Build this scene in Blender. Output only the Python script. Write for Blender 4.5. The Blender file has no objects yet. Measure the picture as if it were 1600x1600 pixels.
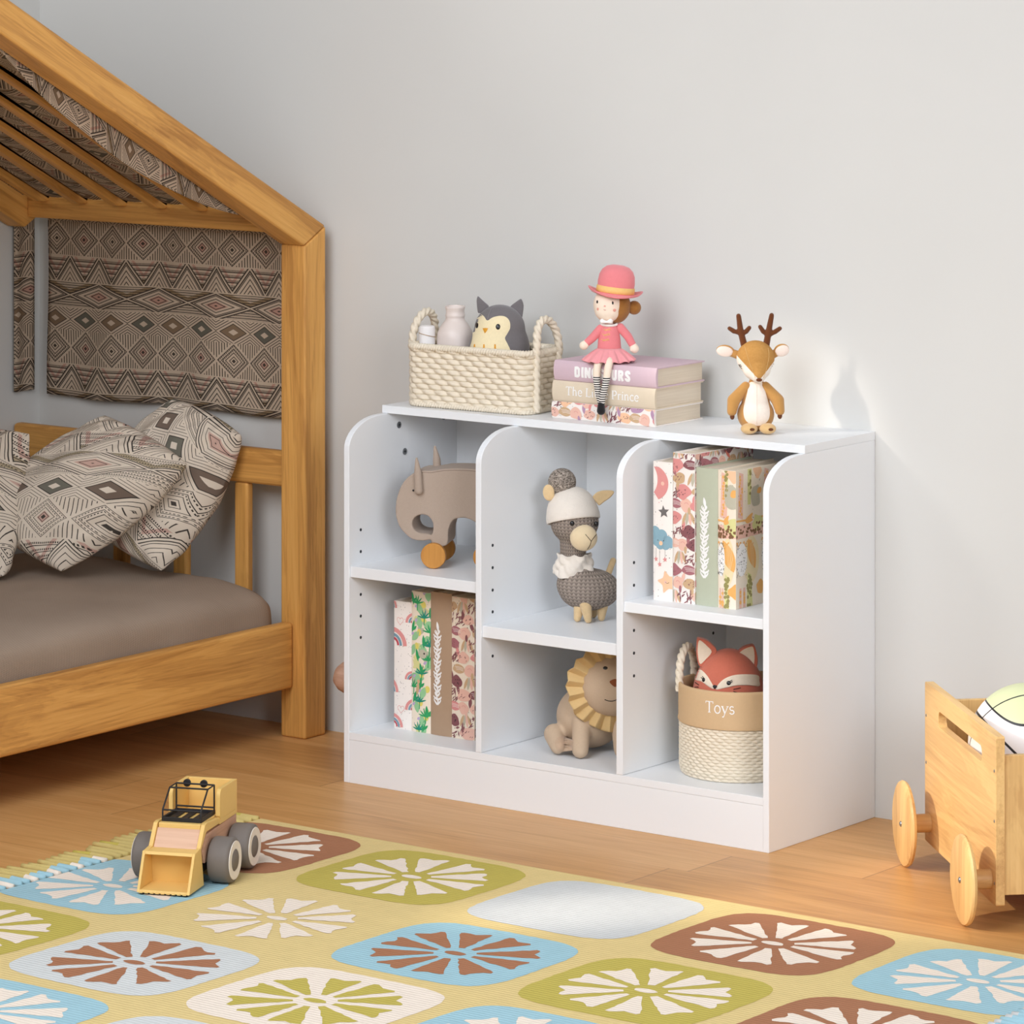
import bpy, bmesh, math, random
from math import sin, cos, pi, radians, sqrt, atan2
from mathutils import Vector, Matrix, Euler, noise
from mathutils.bvhtree import BVHTree

SC = bpy.context.scene
COL = SC.collection
V = Vector
YAW = 0.644895                      # camera heading
# ------------------------------------------------------------------ camera
cd = bpy.data.cameras.new('camera'); cam = bpy.data.objects.new('camera', cd); COL.objects.link(cam)
cam.location = (4.5716, -6.5575, 1.7352); cam.rotation_euler = (pi/2, 0, YAW)
cd.sensor_width = 36; cd.lens = 142.735; cd.shift_y = -0.59678; cd.clip_end = 60
SC.camera = cam
# ------------------------------------------------------------------ world, lights, exposure
W = bpy.data.worlds.new('world'); SC.world = W; W.use_nodes = True
wb = W.node_tree.nodes['Background']; wb.inputs[0].default_value = (0.96, 0.98, 1.0, 1); wb.inputs[1].default_value = 0.24
def area(name, loc, target, size, energy, color=(1, 1, 1), spread=180, sy=None):
    l = bpy.data.lights.new(name, 'AREA'); l.energy = energy; l.color = color
    l.shape = 'RECTANGLE'; l.size = size; l.size_y = sy or size; l.spread = radians(spread)
    o = bpy.data.objects.new(name, l); COL.objects.link(o); o.location = loc
    o.rotation_euler = (V(target) - V(loc)).to_track_quat('-Z', 'Y').to_euler(); return o
def spot(name, loc, target, energy, angle, blend, radius, color=(1, .9, .78)):
    l = bpy.data.lights.new(name, 'SPOT'); l.energy = energy; l.color = color
    l.spot_size = radians(angle); l.spot_blend = blend; l.shadow_soft_size = radius
    o = bpy.data.objects.new(name, l); COL.objects.link(o); o.location = loc
    o.rotation_euler = (V(target) - V(loc)).to_track_quat('-Z', 'Y').to_euler(); return o
area('window_light_front', (.55, -3.5, 2.6), (-.15, 0, .65), 1.9, 60, (.95, .985, 1.05))
area('fill_light_low', (3.3, -2.7, 1.7), (.25, -.2, .45), 1.4, 5.0, (.95, .985, 1.05), 60)  # added fill lamp that brightens the cubbies and the bookcase side
SD = V((.82, 1.1, -.74))
sl = bpy.data.lights.new('sun', 'SUN'); sl.energy = .22; sl.angle = radians(7); sl.color = (1, .97, .92)
so = bpy.data.objects.new('sun', sl); COL.objects.link(so); so.rotation_euler = SD.to_track_quat('-Z', 'Y').to_euler()
spot('sun_patch_wall', V((.34, -.03, .775)) - SD * 2.4, (.34, -.03, .775), 150, 4.6, .6, .04)
spot('sun_patch_rug', V((.50, -.92, .0)) - SD * 2.4, (.50, -.92, 0), 380, 5.0, 1.0, .05)
spot('sun_patch_cart', V((.92, -.47, .12)) - SD * 2.6, (.92, -.47, .12), 330, 11, .7, .05)
VS = SC.view_settings
VS.view_transform = 'Standard'; VS.look = 'None'; VS.gamma = 1; VS.exposure = 0.50
try: VS.use_curve_mapping = False
except Exception: pass

# ------------------------------------------------------------------ node helpers
class N:
    """a float socket with arithmetic that writes Math nodes"""
    def __init__(s, nt, k): s.nt, s.k = nt, k
    def m(s, op, *a):
        n = s.nt.nodes.new('ShaderNodeMath'); n.operation = op
        for i, v in enumerate((s,) + a):
            if isinstance(v, N): s.nt.links.new(v.k, n.inputs[i])
            else: n.inputs[i].default_value = v
        return N(s.nt, n.outputs[0])
    def __add__(s, b): return s.m('ADD', b)
    __radd__ = __add__
    def __sub__(s, b): return s.m('SUBTRACT', b)
    def __rsub__(s, b): return s.m('MULTIPLY', -1).m('ADD', b)
    def __mul__(s, b): return s.m('MULTIPLY', b)
    __rmul__ = __mul__
    def __truediv__(s, b): return s.m('DIVIDE', b)
    def fr(s): return s.m('FRACT')
    def ab(s): return s.m('ABSOLUTE')
    def lt(s, b): return s.m('LESS_THAN', b)
    def gt(s, b): return s.m('GREATER_THAN', b)
    def sin(s): return s.m('SINE')
    def fl(s): return s.m('FLOOR')
    def mx(s, b): return s.m('MAXIMUM', b)
    def mn(s, b): return s.m('MINIMUM', b)
    def inv(s): return s.m('MULTIPLY', -1).m('ADD', 1)
    def btw(s, a, b): return s.gt(a) * s.lt(b)
def sel(c, a, b): return a * c + b * c.inv()
def mixc(nt, f, a, b):
    n = nt.nodes.new('ShaderNodeMix'); n.data_type = 'RGBA'
    if isinstance(f, N): nt.links.new(f.k, n.inputs[0])
    else: n.inputs[0].default_value = f
    for i, c in ((6, a), (7, b)):
        if isinstance(c, (tuple, list)): n.inputs[i].default_value = (*c[:3], 1)
        else: nt.links.new(c, n.inputs[i])
    return n.outputs[2]
def lin(h):
    """sRGB 0-255 to linear"""
    return tuple(((c/255)/12.92 if c/255 <= .04045 else ((c/255+.055)/1.055)**2.4) for c in h)
def newmat(name, rough=.6, spec=.4):
    m = bpy.data.materials.new(name); m.use_nodes = True; nt = m.node_tree
    b = nt.nodes['Principled BSDF']; b.inputs['Roughness'].default_value = rough
    b.inputs['Specular IOR Level'].default_value = spec
    return m, nt, b
def coords(nt, kind='Object', scale=(1, 1, 1), rot=(0, 0, 0)):
    t = nt.nodes.new('ShaderNodeTexCoord'); mp = nt.nodes.new('ShaderNodeMapping')
    mp.inputs['Scale'].default_value = scale; mp.inputs['Rotation'].default_value = rot
    nt.links.new(t.outputs[kind], mp.inputs[0]); return mp.outputs[0]
def xyz(nt, vec):
    s = nt.nodes.new('ShaderNodeSeparateXYZ'); nt.links.new(vec, s.inputs[0])
    return [N(nt, o) for o in s.outputs]
def noisen(nt, vec, scale, detail=4, rough=.55, dist=0):
    n = nt.nodes.new('ShaderNodeTexNoise'); n.inputs['Scale'].default_value = scale
    n.inputs['Detail'].default_value = detail; n.inputs['Roughness'].default_value = rough
    n.inputs['Distortion'].default_value = dist
    nt.links.new(vec, n.inputs['Vector']); return N(nt, n.outputs[0])
def bump(nt, b, h, strength=.3, dist=.002):
    n = nt.nodes.new('ShaderNodeBump'); n.inputs['Strength'].default_value = strength
    n.inputs['Distance'].default_value = dist
    nt.links.new(h.k, n.inputs['Height']); nt.links.new(n.outputs[0], b.inputs['Normal'])
def plain(name, c, rough=.6, spec=.4, nb=0, ns=300, var=.06, sheen=0, metal=0):
    """one colour with a little natural variation and optional fine bump"""
    m, nt, b = newmat(name, rough, spec); c = lin(c)
    v = coords(nt); n = noisen(nt, v, ns * .25, 3)
    k = mixc(nt, n, tuple(x * (1 - var) for x in c), tuple(min(1, x * (1 + var)) for x in c))
    nt.links.new(k, b.inputs['Base Color'])
    if nb: bump(nt, b, noisen(nt, v, ns, 4), nb, .0012)
    b.inputs['Metallic'].default_value = metal
    if sheen:
        b.inputs['Sheen Weight'].default_value = sheen; b.inputs['Sheen Roughness'].default_value = .5
    return m
def ramp(nt, f, stops):
    n = nt.nodes.new('ShaderNodeValToRGB'); cr = n.color_ramp
    while len(cr.elements) < len(stops): cr.elements.new(.5)
    for e, (p, c) in zip(cr.elements, stops): e.position = p; e.color = (*lin(c), 1)
    nt.links.new(f.k, n.inputs[0]); return n.outputs[0]
def wood(name, light, mid, dark, axis='z', rough=.45, k=1.0, spec=.35, tilt=0):
    m, nt, b = newmat(name, rough, spec)
    S = {'x': (1.6, 15, 15), 'y': (15, 1.6, 15), 'z': (15, 15, 1.6)}[axis]
    S2 = {'x': (5, 190, 190), 'y': (190, 5, 190), 'z': (190, 190, 5)}[axis]
    def cc(sc):
        a = coords(nt, 'Object', (1, 1, 1), (tilt, 0, 0))
        mp = nt.nodes.new('ShaderNodeMapping'); mp.inputs['Scale'].default_value = sc; nt.links.new(a, mp.inputs[0]); return mp.outputs[0]
    v = cc(tuple(s * k for s in S)); v2 = cc(S2)
    n = noisen(nt, v, 1.0, 5, .6, 1.3)
    ring = ((n * 9).fr() - .5).ab() * .5
    g = noisen(nt, v2, 1.0, 3, .6)
    f = n * .62 + ring * .22 + g * .28 - .06
    c = ramp(nt, f, [(.25, dark), (.47, mid), (.72, light)])
    nt.links.new(c, b.inputs['Base Color']); bump(nt, b, g, .12, .0008)
    return m

# ------------------------------------------------------------------ mesh helpers
def box(bm, x0, x1, y0, y1, z0, z1, mi=0):
    vs = [bm.verts.new((x, y, z)) for z in (z0, z1) for y in (y0, y1) for x in (x0, x1)]
    for f in ((0, 2, 3, 1), (4, 5, 7, 6), (0, 1, 5, 4), (2, 6, 7, 3), (0, 4, 6, 2), (1, 3, 7, 5)):
        bm.faces.new([vs[i] for i in f]).material_index = mi
    return vs
def prism(bm, pts, a0, a1, fn, mi=0, caps=True):
    """outline pts (2-D) swept from a0 to a1; fn(p, q, a) -> 3-D point"""
    A = [bm.verts.new(fn(p, q, a0)) for p, q in pts]; B = [bm.verts.new(fn(p, q, a1)) for p, q in pts]
    n = len(pts)
    for i in range(n): bm.faces.new((A[i], A[(i+1) % n], B[(i+1) % n], B[i])).material_index = mi
    if caps:
        bm.faces.new(A[::-1]).material_index = mi; bm.faces.new(B).material_index = mi
    return A, B
def basis(d):
    d = V(d).normalized(); u = d.orthogonal().normalized(); return u, d.cross(u)
def tube(bm, pts, r, n=10, closed=False, caps=True, mi=0, up=None):
    pts = [V(p) for p in pts]; L = len(pts)
    rs = r if isinstance(r, (list, tuple)) else [r] * L
    rings = []; u = None
    for i, p in enumerate(pts):
        t = (pts[(i+1) % L] - pts[i-1]) if closed else (pts[min(i+1, L-1)] - pts[max(i-1, 0)])
        t.normalize()
        if u is None: u = (V(up) if up else t.orthogonal()); 
        u = (u - t * u.dot(t)).normalized(); w = t.cross(u)
        rings.append([bm.verts.new(p + (u * cos(a) + w * sin(a)) * rs[i]) for a in [2*pi*k/n for k in range(n)]])
    for i in range(L if closed else L-1):
        A, B = rings[i], rings[(i+1) % L]
        for k in range(n): bm.faces.new((A[k], A[(k+1) % n], B[(k+1) % n], B[k])).material_index = mi
    if not closed and caps:
        bm.faces.new(rings[0][::-1]).material_index = mi; bm.faces.new(rings[-1]).material_index = mi
    return rings
def cyl(bm, p0, p1, r0, r1=None, n=24, mi=0): return tube(bm, [p0, p1], [r0, r0 if r1 is None else r1], n, mi=mi)
def lathe(bm, prof, n=32, c=(0, 0, 0), axis=(0, 0, 1), mi=0, sx=1, sy=1):
    ax = V(axis).normalized()
    if abs(ax.z) > .999: u, w = V((1, 0, 0)), V((0, 1, 0))
    else: u, w = basis(ax)
    c = V(c); rings = []
    for r, z in prof:
        if r < 1e-6: rings.append([bm.verts.new(c + ax * z)])
        else: rings.append([bm.verts.new(c + ax*z + u*(r*sx*cos(2*pi*k/n)) + w*(r*sy*sin(2*pi*k/n))) for k in range(n)])
    for A, B in zip(rings, rings[1:]):
        for k in range(n):
            a = [A[k % len(A)], A[(k+1) % len(A)], B[(k+1) % len(B)], B[k % len(B)]]
            s = []
            for q in a:
                if q not in s: s.append(q)
            if len(s) > 2: bm.faces.new(s).material_index = mi
    return rings
def ell(bm, c, r, rot=None, nu=24, nv=14, mi=0):
    """ellipsoid"""
    if not isinstance(r, (tuple, list)): r = (r, r, r)
    R = Euler(rot).to_matrix() if rot else Matrix.Identity(3); c = V(c); rings = []
    for j in range(nv+1):
        t = pi*j/nv
        if j in (0, nv): rings.append([bm.verts.new(c + R @ V((0, 0, r[2]*cos(t))))])
        else: rings.append([bm.verts.new(c + R @ V((r[0]*sin(t)*cos(2*pi*k/nu), r[1]*sin(t)*sin(2*pi*k/nu), r[2]*cos(t)))) for k in range(nu)])
    for A, B in zip(rings, rings[1:]):
        for k in range(nu):
            s = []
            for q in (A[k % len(A)], B[k % len(B)], B[(k+1) % len(B)], A[(k+1) % len(A)]):
                if q not in s: s.append(q)
            bm.faces.new(s).material_index = mi
def caps(bm, p0, p1, r0, r1, n=16, mi=0):
    """tapered capsule"""
    p0, p1 = V(p0), V(p1); d = p1 - p0; L = d.length
    prof = [(r0*sin(a), -r0*cos(a)) for a in [pi/2*k/5 for k in range(6)]] + [(r1*cos(a), L + r1*sin(a)) for a in [pi/2*k/5 for k in range(6)]]
    prof[0] = (0, prof[0][1]); prof[-1] = (0, prof[-1][1])
    lathe(bm, prof, n, p0, d, mi)
def obj(name, bm, mats, parent=None, smooth=None, bevel=0, seg=2, sub=0, solid=0, weld=False):
    if weld: bmesh.ops.remove_doubles(bm, verts=bm.verts, dist=1e-6)
    bmesh.ops.recalc_face_normals(bm, faces=bm.faces)
    me = bpy.data.meshes.new(name); bm.to_mesh(me); bm.free()
    for m in (mats if isinstance(mats, (list, tuple)) else [mats]): me.materials.append(m)
    o = bpy.data.objects.new(name, me); COL.objects.link(o)
    if parent: o.parent = parent
    if smooth is not None:
        me.shade_smooth()
        if smooth < 179: me.set_sharp_from_angle(angle=radians(smooth))
    if bevel:
        b = o.modifiers.new('bevel', 'BEVEL'); b.width = bevel; b.segments = seg; b.limit_method = 'ANGLE'; b.angle_limit = radians(40)
        b.harden_normals = False
    if solid:
        s = o.modifiers.new('solid', 'SOLIDIFY'); s.thickness = solid; s.offset = 0
    if sub:
        s = o.modifiers.new('sub', 'SUBSURF'); s.levels = sub; s.render_levels = sub
    return o
def NB(): return bmesh.new()
def thing(name, label, cat, loc=(0, 0, 0), rotz=0, group=None):
    o = bpy.data.objects.new(name, None); COL.objects.link(o); o.empty_display_size = .03
    o.location = loc; o.rotation_euler = (0, 0, rotz); o['label'] = label; o['category'] = cat
    if group: o['group'] = group
    return o
def tag(o, label, cat, group=None):
    o['label'] = label; o['category'] = cat
    if group: o['group'] = group
    return o
def struct(o): o['kind'] = 'structure'; return o
def remesh(bm, voxel=.003, it=4, fac=.5):
    """fuse overlapping closed shapes into one smooth skin"""
    bmesh.ops.recalc_face_normals(bm, faces=bm.faces)
    me = bpy.data.meshes.new('tmp'); bm.to_mesh(me); bm.free()
    o = bpy.data.objects.new('tmp', me); COL.objects.link(o)
    r = o.modifiers.new('r', 'REMESH'); r.mode = 'VOXEL'; r.voxel_size = voxel
    s = o.modifiers.new('s', 'SMOOTH'); s.factor = fac; s.iterations = it
    dg = bpy.context.evaluated_depsgraph_get(); ev = o.evaluated_get(dg)
    out = bmesh.new(); m2 = ev.to_mesh(); out.from_mesh(m2); ev.to_mesh_clear()
    bpy.data.objects.remove(o); bpy.data.meshes.remove(me)
    return out
def boolean(bm, cut):
    me = bpy.data.meshes.new('tmp'); bm.to_mesh(me); bm.free(); mc = bpy.data.meshes.new('tmpc'); cut.to_mesh(mc); cut.free()
    o = bpy.data.objects.new('tmp', me); c = bpy.data.objects.new('tmpc', mc); COL.objects.link(o); COL.objects.link(c)
    m = o.modifiers.new('b', 'BOOLEAN'); m.object = c; m.operation = 'DIFFERENCE'; m.solver = 'EXACT'
    dg = bpy.context.evaluated_depsgraph_get(); ev = o.evaluated_get(dg)
    out = bmesh.new(); m2 = ev.to_mesh(); out.from_mesh(m2); ev.to_mesh_clear()
    for q in (o, c): bpy.data.objects.remove(q)
    return out
def skin(bm): return BVHTree.FromBMesh(bm)
def hit(tree, p, d, off):
    """drop p onto the skin along d and lift it by off"""
    d = V(d).normalized(); p = V(p)
    h = tree.ray_cast(p - d * .5, d)
    if h[0] is None: 
        h = tree.find_nearest(p)
    return h[0] - d * off * .5 + (h[1] * off * .5 if h[1].dot(d) < 0 else -h[1] * off * .5)
def patch(bm, tree, c, u, v, pts, off=.0008, rings=6, mi=0):
    """a sewn-on patch: outline pts (in the u, v plane round c) laid onto the skin; star-shaped from its centroid"""
    u, v, c = V(u).normalized(), V(v).normalized(), V(c); d = -(u.cross(v))
    gx = sum(p[0] for p in pts)/len(pts); gy = sum(p[1] for p in pts)/len(pts)
    R = []
    ctr = bm.verts.new(hit(tree, c + u*gx + v*gy, d, off))
    for k in range(1, rings+1):
        t = k/rings
        R.append([bm.verts.new(hit(tree, c + u*(gx+(x-gx)*t) + v*(gy+(y-gy)*t), d, off if k < rings else off*.3)) for x, y in pts])
    n = len(pts)
    for i in range(n):
        bm.faces.new((ctr, R[0][i], R[0][(i+1) % n])).material_index = mi
        for A, B in zip(R, R[1:]): bm.faces.new((A[i], B[i], B[(i+1) % n], A[(i+1) % n])).material_index = mi
def stitch(bm, tree, c, u, v, pts, r, off=.0006, mi=0, n=6):
    u, v, c = V(u).normalized(), V(v).normalized(), V(c); d = -(u.cross(v))
    tube(bm, [hit(tree, c + u*x + v*y, d, off) for x, y in pts], r, n, mi=mi)
def circ(cx, cy, rx, ry=None, n=20, a0=0, a1=2*pi, close=False):
    ry = rx if ry is None else ry
    return [(cx + rx*cos(a0+(a1-a0)*k/(n if not close else n-1)), cy + ry*sin(a0+(a1-a0)*k/(n if not close else n-1))) for k in range(n)]
def spl(P, n=8, closed=True):
    """Catmull-Rom through 2-D or 3-D control points"""
    P = [V(p) if len(p) == 3 else V((p[0], p[1], 0)) for p in P]; L = len(P); out = []
    for i in range(L if closed else L-1):
        g = (lambda j: P[j % L]) if closed else (lambda j: P[max(0, min(L-1, j))])
        a, b, c, d = g(i-1), g(i), g(i+1), g(i+2)
        for k in range(n):
            t = k/n
            out.append(.5*((2*b) + (c-a)*t + (2*a-5*b+4*c-d)*t*t + (3*b-a-3*c+d)*t**3))
    if not closed: out.append(P[-1])
    return out
def spl2(P, n=8, closed=True): return [(p.x, p.y) for p in spl(P, n, closed)]
def grid(bm, nu, nv, fn, uvfn=None, wrapu=False, mi=0):
    uvl = bm.loops.layers.uv.verify()
    vs = [[bm.verts.new(fn(i/nu, j/nv)) for i in range(nu if wrapu else nu+1)] for j in range(nv+1)]
    for j in range(nv):
        for i in range(nu):
            ii = (i+1) % nu if wrapu else i+1
            f = bm.faces.new((vs[j][i], vs[j][ii], vs[j+1][ii], vs[j+1][i])); f.material_index = mi
            if uvfn:
                for l, (a, b) in zip(f.loops, ((i, j), (i+1, j), (i+1, j+1), (i, j+1))): l[uvl].uv = uvfn(a/nu, b/nv)
    return vs
# ================================================================== THE ROOM
def wallmat():
    m, nt, b = newmat('wall_paint', .75, .25)
    v = coords(nt); n = noisen(nt, v, 3, 3)
    k = mixc(nt, n, lin((211, 210, 206)), lin((216, 215, 211)))
    nt.links.new(k, b.inputs['Base Color']); bump(nt, b, noisen(nt, v, 260, 3), .04, .0006); return m
def floormat():
    m, nt, b = newmat('oak_boards', .38, .4)
    v = coords(nt); X, Y, Z = xyz(nt, v)
    row = (Y / .142).fl(); rr = (row * 12.9898).sin() * 43758.5453
    off = rr.fr(); xs = X / 1.25 + off; col = xs.fl()
    rnd = ((row * 3.17 + col * 7.73).sin() * 9631.77).fr()
    g = coords(nt, 'Object', (2.2, 24, 1)); g2 = coords(nt, 'Object', (7, 260, 1))
    n = noisen(nt, g, 1, 5, .6, 1.0); n2 = noisen(nt, g2, 1, 3, .6)
    f = n * .5 + n2 * .38 + rnd * .16 - .04
    c = ramp(nt, f, [(.25, (172, 120, 66)), (.48, (206, 153, 93)), (.75, (230, 182, 122))])
    yy = (Y / .142).fr(); gap = yy.lt(.006) + yy.gt(.994); xx = xs.fr(); gap2 = xx.lt(.0012) + xx.gt(.9988)
    seam = (gap * .55 + gap2).mn(1)
    k = mixc(nt, seam * .5, c, lin((120, 78, 40)))
    nt.links.new(k, b.inputs['Base Color']); bump(nt, b, n2 * .4 - seam, .15, .0008); return m
bm = NB(); box(bm, -1.67, 6.2, -8.2, .1, -.05, 0); struct(obj('floor', bm, floormat()))
WALL = wallmat()
bm = NB(); box(bm, -1.77, 6.2, 0, .1, 0, 2.6); struct(obj('wall_back', bm, WALL))
bm = NB(); box(bm, -1.77, -1.67, -2.35, 0, 0, 2.6); struct(obj('wall_left', bm, WALL))

# ================================================================== THE BOOKCASE
WHITE = plain('white_lacquer', (239, 241, 243), .42, .4, 0, 20, .008)
DARK = plain('dark_hole', (48, 50, 54), .7)
STEEL = plain('steel', (150, 152, 155), .35, .5, metal=.8)
D, H, T = .3662, .7304, .0140
def panel_outline():
    pts = [(0, 0), (-D, 0), (-D, .655)]
    for k in range(1, 13):
        a = pi/2*k/12
        pts.append((-D + .102*(1-cos(a)), .655 + .0597*sin(a)))
    return pts + [(0, .7147)]
bc = thing('bookcase', 'white six-cubby bookcase with rounded dividers standing against the grey wall', 'bookcase', (0, 0, 0))
PAN = []
for nm, x0, x1 in (('side_panel', -.5, -.4870), ('side_panel', .4869, .5), ('divider', -.1732, -.1599), ('divider', .1587, .1733)):
    bm = NB(); z0 = 0 if nm == 'side_panel' else .0998
    pts = [(y - (.0008 if y > -.001 else 0), max(z, z0)) for y, z in panel_outline()]
    prism(bm, pts, x0, x1, lambda p, q, a: (a, p, q))
    PAN.append(obj(nm, bm, WHITE, bc, bevel=.0012))
bm = NB(); box(bm, -.5, .5, -.2458, -.0005, .7149, H); obj('top_panel', bm, WHITE, bc, bevel=.0007)
bm = NB(); box(bm, -.4868, .4868, -.02, -.012, .0, .7147); obj('back_panel', bm, WHITE, bc)
bm = NB(); box(bm, -.4868, .4868, -.3655, -.0202, .0848, .0995); obj('bottom_shelf', bm, WHITE, bc, bevel=.0008)
bm = NB(); box(bm, -.4868, .4868, -.3648, -.3500, 0, .0845); obj('plinth', bm, WHITE, bc, bevel=.0008)
for x0, x1, z0, z1 in ((-.4868, -.1734, .4040, .4258), (-.1597, .1585, .3212, .3437), (.1735, .4867, .4050, .4245)):
    bm = NB(); box(bm, x0, x1, -.3618, -.0202, z0, z1); obj('shelf', bm, WHITE, bc, bevel=.001)
def disc(par, x, y, z, r, mat, name, th=.0006, nrm=(1, 0, 0)):
    bm = NB(); c = V((x, y, z)); cyl(bm, c - V(nrm)*.0003, c + V(nrm)*th, r, n=16); return obj(name, bm, mat, par, 50)
for pi_, x, zs in ((0, -.4870, (.4933, .4503, .3656, .3229, .2806)), (2, -.1599, (.4938, .4507, .4075, .3656, .2805)), (3, .1733, (.4932, .4506, .3659, .3232, .2806))):
    for z in zs: disc(PAN[pi_], x, -.3295, z, .0030, DARK, 'peg_hole')
for z in (.3227, .2806): disc(PAN[3], .1733, -.0645, z, .0030, DARK, 'peg_hole')
for y, z in ((-.2084, .688), (-.1899, .6329), (-.0627, .690)):
    c = disc(PAN[0], -.4870, y, z, .0068, STEEL, 'cam_lock', .0012)
    bm = NB(); X0 = -.4870 + .0011
    for dy, dz in ((.0008, .0035), (.0035, .0008)): box(bm, X0, X0 + .0006, y-dy, y+dy, z-dz, z+dz)
    obj('cross_slot', bm, DARK, c)

# ================================================================== THE HOUSE BED
OL, OM, OD = (240, 188, 112), (223, 165, 88), (170, 115, 56)
BWR = wood('bed_oak_rafter', OL, OM, OD, 'y', tilt=radians(27.4))
BWX, BWY, BWZ = (wood('bed_oak_'+a, OL, OM, OD, a) for a in 'xyz')
bed = thing('house_bed', 'orange oak house-frame toddler bed with slatted roof in the room corner', 'bed', (-1.24, -1.07, 0))
def bx(name, mat, *a, bev=.004, par=None):
    bm = NB(); box(bm, *a)
    for v in bm.verts: v.co -= V((-1.24, -1.07, 0))
    return obj(name, bm, mat, par or bed, bevel=bev, seg=3)
PX0, PX1 = -.8843, -.8185
def beam(name, mat, outline, x0, x1, bev=.005):
    bm = NB(); prism(bm, outline, x0, x1, lambda p, q, a: (a+1.24, p+1.07, q)); return obj(name, bm, mat, bed, bevel=bev, seg=3)
SL = .519
yr = -1.07
def lo(y): return 1.0209 + SL*(-.1071 - y)
def hi(y): return 1.0591 + SL*(-.0353 - y)
beam('post', BWZ, [(-.0353, 0), (-.1045, 0), (-.1045, 1.0209), (-.0353, 1.0588)], PX0, PX1)
beam('post', BWZ, [(2*yr+.0353, 0), (2*yr+.1045, 0), (2*yr+.1045, 1.0209), (2*yr+.0353, 1.0588)], PX0, PX1)
for sgn in (0, 1):
    f = (lambda y: 2*yr - y) if sgn else (lambda y: y)
    for x0, x1 in ((PX0, PX1), (-1.667, -1.612)):
        beam('rafter', BWR, [(f(-.0357), 1.0594), (f(-.1048), 1.0214), (f(yr+.0005), lo(yr)), (f(yr+.0005), hi(yr))], x0, x1)
bx('eave_beam', BWX, -1.612, PX0-.0003, -.100, -.038, 1.0437, 1.092)
bx('eave_beam', BWX, -1.612, PX0-.0003, 2*yr+.038, 2*yr+.100, 1.0437, 1.092)
bx('ridge_beam', BWX, -1.612, PX0-.0003, yr-.03, yr+.03, lo(yr)-.02, lo(yr)+.025)
for i, xc in enumerate((-1.5595, -1.4458, -1.3301, -1.2163, -1.1007, -.9922, -.915)):
    zb = lambda y: 1.0725 + SL*(-.106 - y)
    ya, yb = -.106, yr+.031
    w = .012
    beam('roof_slat', BWR, [(ya+.002, zb(ya)+.008), (ya-.02, zb(ya-.02)), (yb, zb(yb)), (yb, zb(yb)+.022), (ya+.03, zb(ya+.03)+.022), (ya+.03, 1.0925)], xc-w, xc+w, .003)
bx('side_rail', BWY, -.8780, -.8480, 2*yr+.1050, -.1050, .1035, .2400, bev=.008)
bx('headboard_rail', BWX, -1.667, PX0-.0003, -.0900, -.0600, .5140, .5890, bev=.010)
bx('headboard_rail', BWX, -1.667, PX0-.0003, -.0900, -.0600, .1200, .1950, bev=.008)
for xc in (-1.53, -1.3555, -1.1825, -1.0100): bx('headboard_slat', BWZ, xc-.0185, xc+.0185, -.0850, -.0650, .1953, .5138, bev=.005)
bx('side_rail', BWY, -1.666, -1.640, 2*yr+.1050, -.0905, .1035, .2400, bev=.006)
bx('mattress_base', BWX, -1.6395, -.8785, 2*yr+.11, -.0905, .1200, .1400, bev=0)
bx('foot_rail', BWX, -1.667, PX0-.0003, 2*yr+.045, 2*yr+.075, .1035, .2400)

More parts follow.
